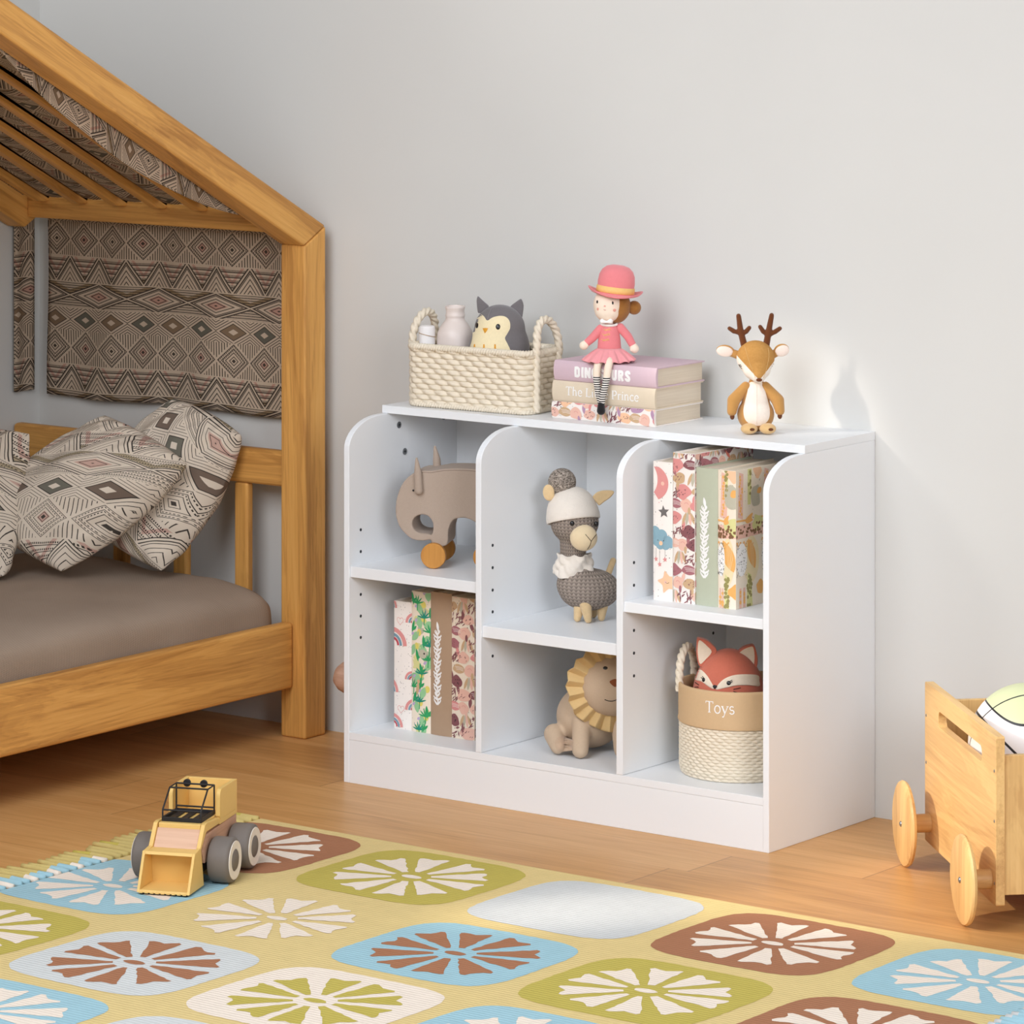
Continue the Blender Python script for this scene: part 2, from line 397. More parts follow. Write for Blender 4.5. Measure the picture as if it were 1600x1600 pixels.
# ---- printed cloth
def tribal(name, px, pz, base, ink, tints, rot=0, weave=900, thick=1.3):
    m, nt, b = newmat(name, .85, .2)
    v = coords(nt, 'UV', (1, 1, 1), (0, 0, rot)); U, Wv, _ = xyz(nt, v)
    u = (U/px).fr(); vv = (Wv/pz).fr(); cu = (U/px).fl(); 
    k = thick
    # band 1: nested diamonds
    a = ((u*2).fr() - .5).ab(); q = ((vv - .84)/.32).ab(); d = a + q
    comb = (u*46).fr().gt(.45)
    ln1 = ((d*9).fr().lt(.22*k) * d.lt(.52)) + d.lt(.06) + ((d*9 + .4).fr().lt(.3*k) * d.btw(.22, .5) * comb)
    out1 = d.gt(.56) * (u*26).fr().lt(.26*k)
    l1 = ((ln1 + out1).mn(1)) * vv.gt(.69)
    # band 2: triangles with stripes and chevrons
    t = ((u*2).fr() - .5).ab()*2; w2 = (vv - .45)/.23; e = w2 - t
    up = e.gt(.09) * ((w2*5).fr().lt(.17*k) + (w2*5+.72).fr().lt(.3)*comb)
    dn = e.lt(-.09) * ((e*4.5).fr().lt(.2*k))
    l2 = ((e.ab().btw(.05, .05+.07*k)) + up + dn).mn(1) * vv.btw(.45, .68)
    # band 3: hourglass
    a3 = (u - .5).ab()*2; w3 = ((vv - .325)/.115).ab(); e3 = w3 - a3
    l3 = (e3.ab().btw(.05, .05+.08*k) + e3.gt(.13)*(vv*44).fr().lt(.2*k) + e3.gt(.13)*(vv*44+.7).fr().lt(.3)*comb + e3.lt(-.13)*(e3*4).fr().lt(.2*k)).mn(1) * vv.btw(.215, .44)
    # band 4: chevrons with ring diamonds
    q4 = ((vv - .1)/.2).ab(); d4 = a + q4
    l4 = (d4.gt(.42)*((d4*8).fr().lt(.24*k)) + d4.btw(.36, .4)).mn(1) * vv.lt(.205)
    ink_m = (l1 + l2 + l3 + l4).mn(1)
    par = ((u*2).fl() + cu)
    ring = d4.btw(.14, .36) * vv.lt(.205)
    pink = (e.btw(.3, .48) * vv.btw(.45, .68) + d.btw(.06, .15)*vv.gt(.69)*(u.gt(.5)) + e3.lt(-.62)*vv.btw(.215, .44)).mn(1)
    oliv = (e3.btw(.13, .42)*(vv.gt(.325))*vv.lt(.44) + w2.btw(.12, .26)*e.gt(.1)*vv.btw(.45, .68)*u.gt(.5)).mn(1)
    grn = ring * u.gt(.5); brn = ring * u.lt(.5)
    n = noisen(nt, coords(nt, 'UV', (60, 60, 1)), 1, 4)
    c = mixc(nt, n, tuple(x*.94 for x in base), base)
    for msk, col in ((pink, tints[0]), (oliv, tints[1]), (grn, tints[2]), (brn, tints[3])): c = mixc(nt, msk * .85, c, col)
    c = mixc(nt, ink_m * .94, c, ink)
    nt.links.new(c, b.inputs['Base Color'])
    wv = ((U*weave*6.28).sin() + (Wv*weave*6.28).sin()) * .25 + n
    bump(nt, b, wv, .25, .0006)
    return m
TINTS = [lin((176, 132, 116)), lin((138, 112, 78)), lin((62, 66, 58)), lin((104, 80, 56))]
CLOTH = tribal('printed_curtain_cloth', .172, .236, lin((190, 170, 148)), lin((44, 36, 32)), TINTS)
PIL = tribal('printed_cushion_cloth', .20, .28, lin((214, 200, 182)), lin((40, 34, 32)), [lin((188, 150, 136)), lin((158, 142, 112)), lin((70, 72, 62)), lin((78, 56, 44))], .35, 420, .75)
PIL2 = tribal('printed_cushion_cloth_turned', .20, .28, lin((214, 200, 182)), lin((40, 34, 32)), [lin((188, 150, 136)), lin((158, 142, 112)), lin((70, 72, 62)), lin((78, 56, 44))], -.5, 420, .75)
# back curtain
bm = NB()
grid(bm, 60, 30, lambda s, t: (-1.6225 + s*.737, -.0225 + .004*sin(s*17) + .003*sin(s*31+t*5), 1.040 - t*(.3900 + .004*sin(s*9))), lambda s, t: (s*.737+.02, .39*(1-t)+.09))
tag(obj('fabric_hanging', bm, CLOTH, smooth=180, solid=.004), 'wide tribal-print cloth panel hanging under the bed eave against the wall', 'curtain', 'tribal cloths on the bed')
bm = NB()
grid(bm, 8, 30, lambda s, t: (-1.6595 + .0025*sin(s*9), -.030 - .062*s, 1.046 - t*.389), lambda s, t: (s*.07+.5, .39*(1-t)+.09))
tag(obj('fabric_hanging', bm, CLOTH, smooth=180, solid=.004), 'narrow tribal-print cloth strip hanging in the room corner beside the wide panel', 'curtain', 'tribal cloths on the bed')
# roof cloth with a sagging valance beside the rafter
def roof(s, t):
    y = -.125 - s*.90; zt = 1.0725 + SL*(-.106 - y) + .0240
    if t < .82:
        x = -1.6 + (t/.82)*.706
        ph = ((x + 1.5595)/.1135); sag = abs(sin(ph*pi))
        return (x, y, zt + .003 - .015*sag**.7)
    k = (t-.82)/.18
    hem = .088*max(0, sin(pi*min(1, max(0, (s-.03)/.97))))**.75
    return (-.892 + .003*sin(s*23)*k, y, zt + .003 - k*(hem + .040))
bm = NB(); grid(bm, 40, 50, roof, lambda s, t: (t*.95, s*1.03))
grid(bm, 40, 42, lambda s, t: (-1.6 + t*.700, -1.025 - s*.97, 1.0725 + SL*(-.106 - (max(-1.025 - s*.97, 2*yr + 1.025 + s*.97) if s < .05 else 2*yr + 1.025 + s*.97)) + .0275 - .010*abs(sin((-1.6 + t*.7 + 1.5595)/.1135*pi))), lambda s, t: (t*.8, s*1.0+.3))  # unseen far-side cloth, added to keep front light out of the bed
tag(obj('fabric_canopy', bm, CLOTH, smooth=180, solid=.003), 'tribal-print cloth draped over the slatted bed roof with a sagging edge', 'canopy', 'tribal cloths on the bed')
# duvet-covered mattress
DUV, nt, b = newmat('taupe_cotton', .9, .15)
v = coords(nt); X, Y, Z = xyz(nt, v)
nt.links.new(mixc(nt, noisen(nt, v, 6, 4), lin((150, 131, 115)), lin((163, 145, 128))), b.inputs['Base Color'])
bump(nt, b, ((X+Z)*900).sin()*((Y+Z)*900).sin()*.5 + noisen(nt, v, 40, 4)*1.2, .25, .0012)
bm = NB()
def duv(s, t):
    # s along the length (0 head), t round the section
    y = -.1120 - s*1.85
    a = t*2*pi; n_ = 5.0
    ca, sa = cos(a), sin(a)
    r = (abs(ca)**n_ + abs(sa)**n_)**(-1/n_)
    e = min(1, (min(s*1.85, 1.85*(1-s))/.055)); e = (1-(1-e)**2)**.5
    hx, hz = .3765*(.93+.07*e), .0940*(.25+.75*e)
    x, z = ca*r*hx, sa*r*hz
    nz = noise.noise(V((x*6+y*2.5, y*3.2-x*2, z*8)))*.015 + noise.noise(V((x*16, y*11, z*16)))*.0025
    top = max(0, sa)
    zz = .2360 + z + nz*top*1.0 + .006*top*sin(y*4)*abs(ca)
    return (-1.2555 + x + nz*.5*max(0, ca), y, max(.1405, zz))
grid(bm, 160, 110, lambda s, t: duv(t, s), wrapu=True)
bm.faces.new([f for f in bm.verts][:160][::-1]); 
tag(obj('mattress', bm, DUV, smooth=180), 'thick mattress in a plain taupe cotton cover lying in the oak bed', 'mattress')
# cushions: four corners in space, puffed between them
def pillow(label, cs, th, mat, seed, uv0=(0, 0), size=.32, pinch=-.06, puff=None):
    TL, TR, BR, BL = [V(c) for c in cs]; cc = (TL+TR+BR+BL)/4; TL, TR, BR, BL = [cc + (c-cc)*1.09 for c in (TL, TR, BR, BL)]; nrm = ((TR-BL).cross(TL-BR)).normalized()
    if nrm.dot(V((.6, -.8, .2))) < 0: nrm = -nrm
    pf = V(puff).normalized() if puff else nrm
    bm = NB(); uvl = bm.loops.layers.uv.verify(); n = 56
    def pt(s, t, sd):
        a, b_ = 2*s-1, 2*t-1
        # edges bow inwards between the corners
        sa = a*(1 - pinch*(1-b_*b_)*abs(a)**2); sb = b_*(1 - pinch*(1-a*a)*abs(b_)**2)
        S, Tq = (sa+1)/2, (sb+1)/2
        P = (TL*(1-S) + TR*S)*(1-Tq) + (BL*(1-S) + BR*S)*Tq
        h = max(0, (1-a*a))**.5 * max(0, (1-b_*b_))**.5
        cr = min(1-abs(a), 1-abs(b_))
        w = noise.noise(V((s*5+seed, t*5, sd)))*.010*h**.5 + .010*noise.noise(V((s*13, t*6+seed, sd*2)))*min(1, (1-h)*1.6)*min(1, cr*14)
        rip = .0045*sin((s*3+t*2+seed)*14)*max(0, 1-cr*5)*min(1, cr*16)
        return P + pf*(sd*h*th*.5) + nrm*(w + rip)
    F = [[bm.verts.new(pt(i/n, j/n, 1)) for i in range(n+1)] for j in range(n+1)]
    B = [[F[j][i] if i in (0, n) or j in (0, n) else bm.verts.new(pt(i/n, j/n, -1)) for i in range(n+1)] for j in range(n+1)]
    for G, fl in ((F, 0), (B, 1)):
        for j in range(n):
            for i in range(n):
                q = [(i, j), (i, j+1), (i+1, j+1), (i+1, j)]
                if fl: q = q[::-1]
                f = bm.faces.new([G[b_][a] for a, b_ in q])
                for l, (a, b_) in zip(f.loops, q): l[uvl].uv = (uv0[0] + a/n*size, uv0[1] + (1-b_/n)*size)
    # piping along the seam
    o = obj('cushion', bm, mat, smooth=180, sub=1)
    return tag(o, label, 'cushion', 'tribal-print cushions on the bed')
# ================================================================== RUG
def rugmat(name, c):
    m, nt, b = newmat(name, .95, .1); c = lin(c)
    v = coords(nt); X, Y, Z = xyz(nt, v)
    n = noisen(nt, v, 30, 4); n2 = noisen(nt, coords(nt, 'Object', (60, 420, 1)), 1, 3)
    k = mixc(nt, n * .5 + n2 * .5, tuple(x*.86 for x in c), tuple(min(1, x*1.1) for x in c))
    nt.links.new(k, b.inputs['Base Color']); bump(nt, b, n2 + (Y*620).sin()*.35, .5, .0018); return m
RC = {k: rugmat('rug_'+k, c) for k, c in dict(sand=(226, 202, 142), brown=(172, 120, 90), olive=(196, 180, 92), grey=(214, 217, 216), blue=(164, 202, 214), cream=(243, 229, 214), straw=(208, 188, 122), lt=(208, 210, 210)).items()}
RK = list(RC); RI = {k: i for i, k in enumerate(RK)}
rug = thing('rug', 'flatwoven rug of rounded colour blocks with cartwheel flowers on the oak floor', 'rug', (.5, -1.66, .0003))
RX, RY = .5, -1.66
bm = NB(); box(bm, -.405-RX, 1.405-RX, -2.62-RY, -.728-RY, 0, .0058, RI['sand'])
rng = random.Random(4)
def flat(bm, pts, z, mi):
    vs = [bm.verts.new((x-RX, y-RY, z)) for x, y in pts]; bm.faces.new(vs).material_index = mi
def clipx(pts, lo_, hi_):
    for sgn, lim in ((1, lo_), (-1, hi_)):
        out = []
        for i in range(len(pts)):
            a, b = pts[i-1], pts[i]; ia, ib = sgn*(a[0]-lim) >= 0, sgn*(b[0]-lim) >= 0
            if ia != ib: t = (lim-a[0])/(b[0]-a[0]); out.append((lim, a[1]+(b[1]-a[1])*t))
            if ib: out.append(b)
        pts = out
        if not pts: break
    return pts
def flower(cx, cy, cell, pet, plainc=False):
    if cell != 'sand':
        pts = []
        for k in range(96):
            a = 2*pi*k/96; n_ = 4.6; r = (abs(cos(a)/.172)**n_ + abs(sin(a)/.162)**n_)**(-1/n_) + rng.uniform(-.0012, .0012)
            pts.append((cx + r*cos(a), cy + r*sin(a)))
        pts = clipx(pts, -.4045, 1.4045)
        if len(pts) > 2: flat(bm, pts, .0062, RI[cell])
    if plainc: return
    npet = 10
    for k in range(npet):
        a = 2*pi*k/npet + rng.uniform(-.04, .04); hw = .2; R0, R1 = .034, .128 + rng.uniform(-.004, .004)
        L, Rr = [], []
        for j in range(9):
            t = j/8; r = R0 + (R1-R0)*t; ww = .0048 + .0225*t
            L.append((r, ww + rng.uniform(-.0016, .0016))); Rr.append((r, -ww + rng.uniform(-.0016, .0016)))
        end = [(R1 + .004*cos(q*1.5) + rng.uniform(-.0025, .0025), .0265*(1-2*(q+.5)/5)) for q in range(5)]
        loc = L + end + Rr[::-1]
        pts = clipx([(cx + 1.06*(p*cos(a) - q*sin(a)), cy + 1.0*(p*sin(a) + q*cos(a))) for p, q in loc], -.4045, 1.4045)
        if len(pts) > 2: flat(bm, pts, .0065, RI[pet])
    pts = clipx([(cx + (.021 + rng.uniform(-.002, .002))*cos(2*pi*k/18), cy + .0105*sin(2*pi*k/18)) for k in range(18)], -.4045, 1.4045)
    if len(pts) > 2: flat(bm, pts, .0065, RI[pet])
CX = (-.271, .1055, .4880, .8705, 1.262); CY = (-.917, -1.284, -1.643, -2.005, -2.37)
lay = [[('brown', 'cream'), ('olive', 'cream'), ('lt', None), ('brown', 'cream'), ('blue', 'cream')],
       [('blue', 'cream'), ('sand', 'cream'), ('blue', 'brown'), ('olive', 'cream'), ('brown', 'cream')],
       [('olive', 'cream'), ('grey', 'brown'), ('cream', 'olive'), ('blue', 'cream'), ('olive', 'cream')],
       [('olive', 'cream'), ('blue', 'cream'), ('grey', 'brown'), ('brown', 'cream'), ('blue', 'cream')],
       [('brown', 'cream'), ('olive', 'cream'), ('blue', 'brown'), ('grey', 'olive'), ('olive', 'cream')]]
for j, row in enumerate(lay):
    for i, (c, p_) in enumerate(row): flower(CX[i], CY[j], c, p_ or 'cream', p_ is None)
obj('woven_field', bm, [RC[k] for k in RK], rug)
def tassel(x, y, sgn, L, cols):
    bm = NB(); n = 7; w = rng.uniform(-.006, .006)
    pts = [(sgn*L*t + x - RX, y - RY + w*t + .0015*sin(t*6+y*90), .0066 - .0002*t) for t in [k/n for k in range(n+1)]]
    rings = tube(bm, pts, [.0050 + .0014*sin(pi*min(1, .15+k/n)) for k in range(n+1)], 8)
    bm.faces.ensure_lookup_table()
    for f in bm.faces:
        t = abs(f.calc_center_median().x + RX - x)/L
        f.material_index = 0 if t < cols[2] else 1
    obj('fringe_tassel', bm, [RC[cols[0]], RC[cols[1]]], rug, 180)
k = 0; y = -.737
while y > -1.66:
    inside = min(abs(y - c) for c in CY[:3]); cc = lay[min(range(3), key=lambda q: abs(y-CY[q]))][0][0]
    L = .100 + rng.uniform(-.014, .014)
    if inside < .135 and cc == 'blue': cols = ('blue', 'straw', .42 + rng.uniform(-.14, .25)) if k % 3 else ('cream', 'straw', .3)
    elif inside < .12: cols = (cc if k % 2 else 'straw', 'straw', .25)
    else: cols = ('straw', 'olive' if k % 4 == 0 else 'straw', .5)
    tassel(-.4052, y, -1, L, cols); y -= .0200 + rng.uniform(-.0012, .0012); k += 1
y = -1.02
while y > -1.36:
    tassel(1.4052, y, 1, .085, ('lt' if k % 3 else 'blue', 'blue', .2)); y -= .0178; k += 1

# ================================================================== TOY LOADER
YEL = plain('mustard_paint', (236, 196, 118), .5, .35, .05, 200, .02)
PINKW = wood('pink_beech', (232, 194, 166), (219, 176, 148), (196, 150, 122), 'y', .55)
TYRE = plain('grey_rubber', (120, 112, 106), .6, .3)
HUBW = plain('cream_plastic', (236, 228, 218), .5)
BLK = plain('black_metal', (36, 34, 36), .5, .4)
LOA = thing('toy_loader', 'mustard yellow toy wheel loader with grey tyres parked on the rug corner', 'toy', (-.1978, -1.1735, .0068), radians(22))
def lb(name, mat, *a, bev=.0015, par=None):
    bm = NB(); box(bm, *a); return obj(name, bm, mat, par or LOA, bevel=bev)
def lp(name, mat, outline, x0, x1, bev=.0012, par=None):
    bm = NB(); prism(bm, outline, x0, x1, lambda p, q, a: (a, p, q)); return obj(name, bm, mat, par or LOA, bevel=bev)
lp('chassis', PINKW, [(-.036, .040), (-.050, .064), (-.028, .0885), (.136, .0905), (.136, .040)], -.047, .047)
lb('axle_block', BLK, -.036, .036, -.030, .125, .018, .0398, bev=.002)
# rear box: three walls round an open seat, with rounded front corners
bm = NB(); box(bm, -.048, .048, .128, .136, .091, .1525); box(bm, -.048, .048, .042, .128, .091, .1000)
for sx in (-1, 1):
    pts = [(.128, .1), (.046, .1), (.042, .106)] + [(.042 + .011*(1-cos(a)), .138 + .0145*sin(a)) for a in [pi/2*k/6 for k in range(7)]] + [(.128, .1525)]
    prism(bm, pts, sx*.048, sx*.0405, lambda p, q, a: (a, p, q))
obj('rear_box', bm, YEL, LOA, bevel=.0008)
lb('deck', YEL, -.039, .039, -.036, .0415, .0890, .1070)
# arms along both sides joined to the scoop
for sx in (-1, 1):
    pts = [(.040, .1035), (.040, .0935), (-.0300, .0935), (-.0600, .0650), (-.0920, .0655), (-.0900, .0690), (-.0620, .0715), (-.0370, .1070), (-.028, .1085)]
    lp('arm', YEL, pts, sx*.0480, sx*.0405 if sx > 0 else -.0405, .0008)
lp('bonnet', wood('pink_beech_across', (236, 202, 176), (224, 184, 156), (204, 158, 130), 'x', .55), [(-.036, .066), (-.0605, .066), (-.0372, .0985), (-.036, .0985)], -.0400, .0400, .0006)
bm = NB()
A = [(-.0915, .0690), (-.1215, .0035), (-.0440, .0035), (-.0590, .0690)]
for sx in (-1, 1): prism(bm, A, sx*.0485, sx*.0435, lambda p, q, a: (a, p, q))
prism(bm, [(-.0915, .0690), (-.0945, .0640), (-.0600, .0640), (-.0590, .0690)], -.0436, .0436, lambda p, q, a: (a, p, q))
prism(bm, [(-.0590, .0645), (-.0630, .0645), (-.0530, .0070), (-.0445, .0070)], -.0436, .0436, lambda p, q, a: (a, p, q))
prism(bm, [(-.1215, .0035), (-.1195, .0080), (-.0440, .0080), (-.0440, .0035)], -.0436, .0436, lambda p, q, a: (a, p, q))
for i in range(9):
    xc = -.040 + .010*i; box(bm, xc-.0032, xc+.0032, -.1245, -.1205, .0030, .0052)
obj('bucket', bm, YEL, LOA, bevel=.0006)
bm = NB(); box(bm, -.044, .044, -.118, -.046, 0.0002, .0033); obj('skid_plate', bm, BLK, LOA)
# cab: wire cage on a black tray
cab = obj('cab_tray', (lambda b: (box(b, -.037, .037, -.026, -.0225, .1072, .1145), box(b, -.037, .037, .046, .050, .1072, .1145), box(b, -.037, -.033, -.0224, .0459, .1072, .1145), box(b, .033, .037, -.0224, .0459, .1072, .1145), [box(b, xc-.006, xc+.006, -.0224, .0459, .1074, .1105) for xc in (-.024, -.002, .020)], b)[-1])(NB()), BLK, LOA, bevel=.0006)
bm = NB(); r = .0016
P = {}
for s, sx in (('l', -.0355), ('r', .0355)):
    P[s] = [(sx, -.0240, .1142), (sx, -.0240, .1270), (sx, .0130, .1585), (sx, .0475, .1590), (sx, .0475, .1142)]
    tube(bm, P[s], r, 8)
for i in (1, 2, 3): tube(bm, [P['l'][i], P['r'][i]], r, 8)
tube(bm, [(-.0355, .0475, .1190), (.0355, .0475, .1190)], r, 8)
obj('cab_frame', bm, BLK, cab, 60)
for xc in (-.0175, .0140):
    bm = NB(); cyl(bm, (xc, .0560, .1590), (xc, .0510, .1590), .0068, n=24); obj('headlamp', bm, BLK, cab, 40, bevel=.0006)
WP = [(.0, .017), (.024, .017), (.026, .0195), (.034, .0205), (.0385, .018), (.0400, .013), (.0400, -.013), (.0385, -.018), (.034, -.0195), (0, -.0195)]
for sx in (-1, 1):
    for yy in (0, .108):
        c = (sx*.0700, yy, .0401)
        bm = NB(); lathe(bm, WP, 40, c, (sx, 0, 0)); w = obj('wheel', bm, TYRE, LOA, 50)
        bm = NB(); lathe(bm, [(.0190, .0180), (.0195, .0212), (.0335, .0216), (.0340, .0200)], 40, c, (sx, 0, 0)); obj('rim_ring', bm, HUBW, w, 50)
        bm = NB(); lathe(bm, [(0, .0222), (.0170, .0222), (.0186, .0208), (.0186, .0165)], 32, c, (sx, 0, 0)); obj('hub_cap', bm, TYRE, w, 50)
bm = NB(); cyl(bm, (-.05, 0, .0401), (.05, 0, .0401), .004, n=12); obj('axle', bm, BLK, LOA, 50)
bm = NB(); cyl(bm, (-.05, .108, .0401), (.05, .108, .0401), .004, n=12); obj('axle', bm, BLK, LOA, 50)

# ================================================================== WOODEN CART WITH A BALL
PL, PM, PD = (244, 208, 148), (233, 192, 128), (200, 152, 96)
PWX, PWZ, PWY = wood('pine_x', PL, PM, PD, 'x', .42, .8), wood('pine_z', PL, PM, PD, 'z', .42, .8), wood('pine_y', PL, PM, PD, 'y', .42, .8)
CA = thing('toy_cart', 'pale wooden toy cart on disc wheels by the right edge of the rug', 'cart', (.7560, -.2430, 0), radians(-44.925))
def rr(x0, x1, z0, z1, r, n=6):
    pts = []
    for cx, cz, a0 in ((x1-r, z1-r, 0), (x0+r, z1-r, pi/2), (x0+r, z0+r, pi), (x1-r, z0+r, 1.5*pi)):
        pts += [(cx + r*cos(a0+pi/2*k/n), cz + r*sin(a0+pi/2*k/n)) for k in range(n+1)]
    return pts
CL, CWD = .495, .2460
for y0 in (0, CWD-.0155):
    bm = NB(); prism(bm, rr(0, CL, .038, .3244, .004), y0, y0+.0155, lambda p, q, a: (p, a, q))
    ct = NB(); prism(ct, rr(.099, .402, .2620, .2900, .0120), y0-.01, y0+.03, lambda p, q, a: (p, a, q))
    bmesh.ops.recalc_face_normals(bm, faces=bm.faces); bmesh.ops.recalc_face_normals(ct, faces=ct.faces)
    sp = obj('side_panel', boolean(bm, ct), PWX, CA, bevel=.0016)
    for xs in (.010, CL-.010):
        for zs in (.075, .180, .265):
            bm = NB(); e = -.0004 if y0 == 0 else .0004; yy = y0 if y0 == 0 else y0+.0155
            lathe(bm, [(0, .0012), (.0018, .0010), (.0030, 0), (.0028, -.001)], 14, (xs, yy, zs), (0, -1 if y0 == 0 else 1, 0)); obj('screw', bm, STEEL, sp, 60)
for x0 in (.004, CL-.0165):
    bm = NB(); box(bm, x0, x0+.0125, .0158, CWD-.0158, .0560, .2920); obj('end_panel', bm, PWZ, CA, bevel=.001)
bm = NB(); box(bm, .0168, CL-.0168, .0158, CWD-.0158, .1440, .1540); obj('bottom_board', bm, PWY, CA)
for xs in (.036, .459):
    for sy, y0 in ((-1, 0), (1, CWD)):
        bm = NB(); yo = y0 + sy*.0530
        R = .0765
        lathe(bm, [(0, -.0130), (R-.008, -.0130), (R-.002, -.011), (R, -.0065), (R-.002, -.0025), (R-.0060, -.0012), (R-.0085, 0), (0, 0)], 64, (xs, yo, R+.0003), (0, sy, 0))
        w = obj('wheel', bm, PWZ, CA, 40)
        bm = NB(); cyl(bm, (xs, y0 + sy*.0002, R), (xs, yo - sy*.0132, R), .0165, n=32); obj('hub', bm, PWY, w, 60)
        bm = NB(); lathe(bm, [(0, .0030), (.0030, .0026), (.0052, .0008), (.0052, -.0008)], 18, (xs, yo, R), (0, sy, 0)); obj('axle_bolt', bm, STEEL, w, 60)
# ball: white skin, pale green crown panel and dark seams, three materials on one skin
def ballmat():
    m, nt, b = newmat('ball_skin', .38, .4)
    X, Y, Z = xyz(nt, coords(nt)); R = .105
    z = Z / R; x = X / R; y = Y / R
    # an oval crown panel with a dark edge, one seam over it and one below it
    xr = (x*.799 + y*.601)*-1 - .2; xr = xr.mx(0)
    crown = z - .48 - xr*xr*.9
    c1 = crown.ab().lt(.020); c2 = (y*.653 - x*.629 + z*.42).ab().lt(.014); c4 = (x*.543 + y*.409 + z*.73 + .2).ab().lt(.020)
    seam = (c1 + c2 + c4).mn(1)
    k = mixc(nt, crown.gt(0), lin((238, 232, 230)), lin((208, 214, 170)))
    k = mixc(nt, seam, k, lin((40, 40, 42)))
    nt.links.new(k, b.inputs['Base Color']); bump(nt, b, seam.inv(), .3, .001); return m
bm = NB(); ell(bm, (0, 0, 0), .105, nu=48, nv=32); b = obj('ball', bm, ballmat(), smooth=180)
tag(b, 'white and pale green ball with black seams sitting in the wooden cart', 'ball')
_t = radians(-44.925); b.location = (.7560 + .25*cos(_t) - .1235*sin(_t), -.2430 + .25*sin(_t) + .1235*cos(_t), .2595); b.rotation_euler = (0, 0, 0)
# the rounded wooden toy peeping out beyond the bookcase
WT = thing('wooden_rocker', 'pinkish wooden toy with a rounded end peeping out beside the white bookcase', 'toy', (-.560, -.100, -.0002))
PB = wood('rose_beech', (228, 192, 168), (214, 174, 150), (186, 142, 118), 'x', .5)
bm = NB(); box(bm, -.05, .05, -.045, .045, .0003, .018); obj('base', bm, PB, WT, bevel=.004)
bm = NB(); tube(bm, [(0, 0, .016), (0, 0, .12), (-.012, 0, .165), (-.035, 0, .185)], [.016, .015, .016, .018], 16); obj('neck', bm, PB, WT, 180)
bm = NB(); lathe(bm, [(0, .034), (.016, .032), (.027, .024), (.0325, .010), (.0325, -.004), (.029, -.014), (.020, -.018), (.018, -.034), (.0, -.036)], 28, (-.1155, -.03, .148), (-.93, 0, .36)); bm2 = bm
tube(bm, [(-.085, -.026, .140), (-.055, -.014, .160), (-.03, 0, .178)], [.018, .0175, .018], 16); obj('head', bm, PB, WT, 180)
# ================================================================== BOOKS
def cloth(name, c, rough=.55, nb=.05): return plain(name, c, rough, .3, nb, 500, .03)
PAGE, nt, b = newmat('page_edges', .8, .2)
v = coords(nt); X, Y, Z = xyz(nt, v)
nt.links.new(mixc(nt, noisen(nt, coords(nt, 'Object', (500, 8, 500)), 1, 2), lin((206, 190, 168)), lin((232, 219, 200))), b.inputs['Base Color'])
PC = {k: cloth('print_'+k, c) for k, c in dict(
    ivory=(243, 235, 228), cream=(242, 228, 208), butter=(240, 222, 180), mauve=(172, 112, 118), plum=(138, 88, 92), rose=(222, 148, 144), coral=(226, 128, 112),
    blush=(236, 190, 172), tan=(206, 172, 134), grey=(112, 106, 104), black=(52, 44, 46), blue=(138, 172, 186), slate=(120, 152, 168), peach=(242, 196, 158), red=(190, 72, 84), amber=(238, 178, 102),
    olive=(158, 148, 92), lime=(220, 216, 150), green=(52, 160, 98), mint=(150, 200, 150), teal=(34, 140, 118), lilac=(190, 170, 206), yellow=(224, 210, 110), brown=(132, 96, 66), stone=(192, 186, 166), white=(246, 244, 242), heather=(184, 146, 172)).items()}
def clip(pts, x0, x1, y0, y1):
    for ax, lim, sg in ((0, x0, 1), (0, x1, -1), (1, y0, 1), (1, y1, -1)):
        out = []
        for i in range(len(pts)):
            a, b = pts[i-1], pts[i]; ia, ib = sg*(a[ax]-lim) >= 0, sg*(b[ax]-lim) >= 0
            if ia != ib:
                t = (lim-a[ax])/(b[ax]-a[ax]); out.append(tuple(a[k]+(b[k]-a[k])*t for k in (0, 1)))
            if ib: out.append(b)
        pts = out
        if len(pts) < 3: return []
    return pts
# ---- motifs: lists of (colour, layer, outline) in centimetres-free local units
def stroke(pts, w, w1=None):
    """a ribbon along pts, tapering from w to w1"""
    w1 = w if w1 is None else w1; P = [V((p[0], p[1], 0)) for p in pts]; n = len(P); A, B = [], []
    for i in range(n):
        t = (P[min(i+1, n-1)] - P[max(i-1, 0)]).normalized(); nn = V((-t.y, t.x, 0)); ww = (w + (w1-w)*i/max(1, n-1))/2
        A.append((P[i].x + nn.x*ww, P[i].y + nn.y*ww)); B.append((P[i].x - nn.x*ww, P[i].y - nn.y*ww))
    return A + B[::-1]
def strokes(col, ly, pts, w, w1=None):
    """one quad per segment, so that bends stay clean"""
    o = stroke(pts, w, w1); n = len(pts); A, B = o[:n], o[n:][::-1]
    return [(col, ly, [A[i], A[i+1], B[i+1], B[i]]) for i in range(n-1)]
def leaf(cx, cy, L, w, a):
    pts = []
    for k in range(15):
        t = k/14; pts.append((L*(t-.5), w*sin(pi*t)**.8))
    for k in range(13, 0, -1):
        t = k/14; pts.append((L*(t-.5), -w*sin(pi*t)**.8))
    return [(cx + p*cos(a) - q*sin(a), cy + p*sin(a) + q*cos(a)) for p, q in pts]
def star(cx, cy, R, a=0, k=.45, n=5): return [(cx + (R if i % 2 == 0 else R*k)*cos(a+pi/2+pi*i/n), cy + (R if i % 2 == 0 else R*k)*sin(a+pi/2+pi*i/n)) for i in range(2*n)]
def arcst(col, ly, cx, cy, R, w, a0, a1): return strokes(col, ly, circ(cx, cy, R, n=14, a0=a0, a1=a1, close=True), w)
def heart(cx, cy, s): return [(cx + s*.062*16*sin(t)**3, cy + s*.062*(13*cos(t)-5*cos(2*t)-2*cos(3*t)-cos(4*t))) for t in [2*pi*k/24 for k in range(24)]]
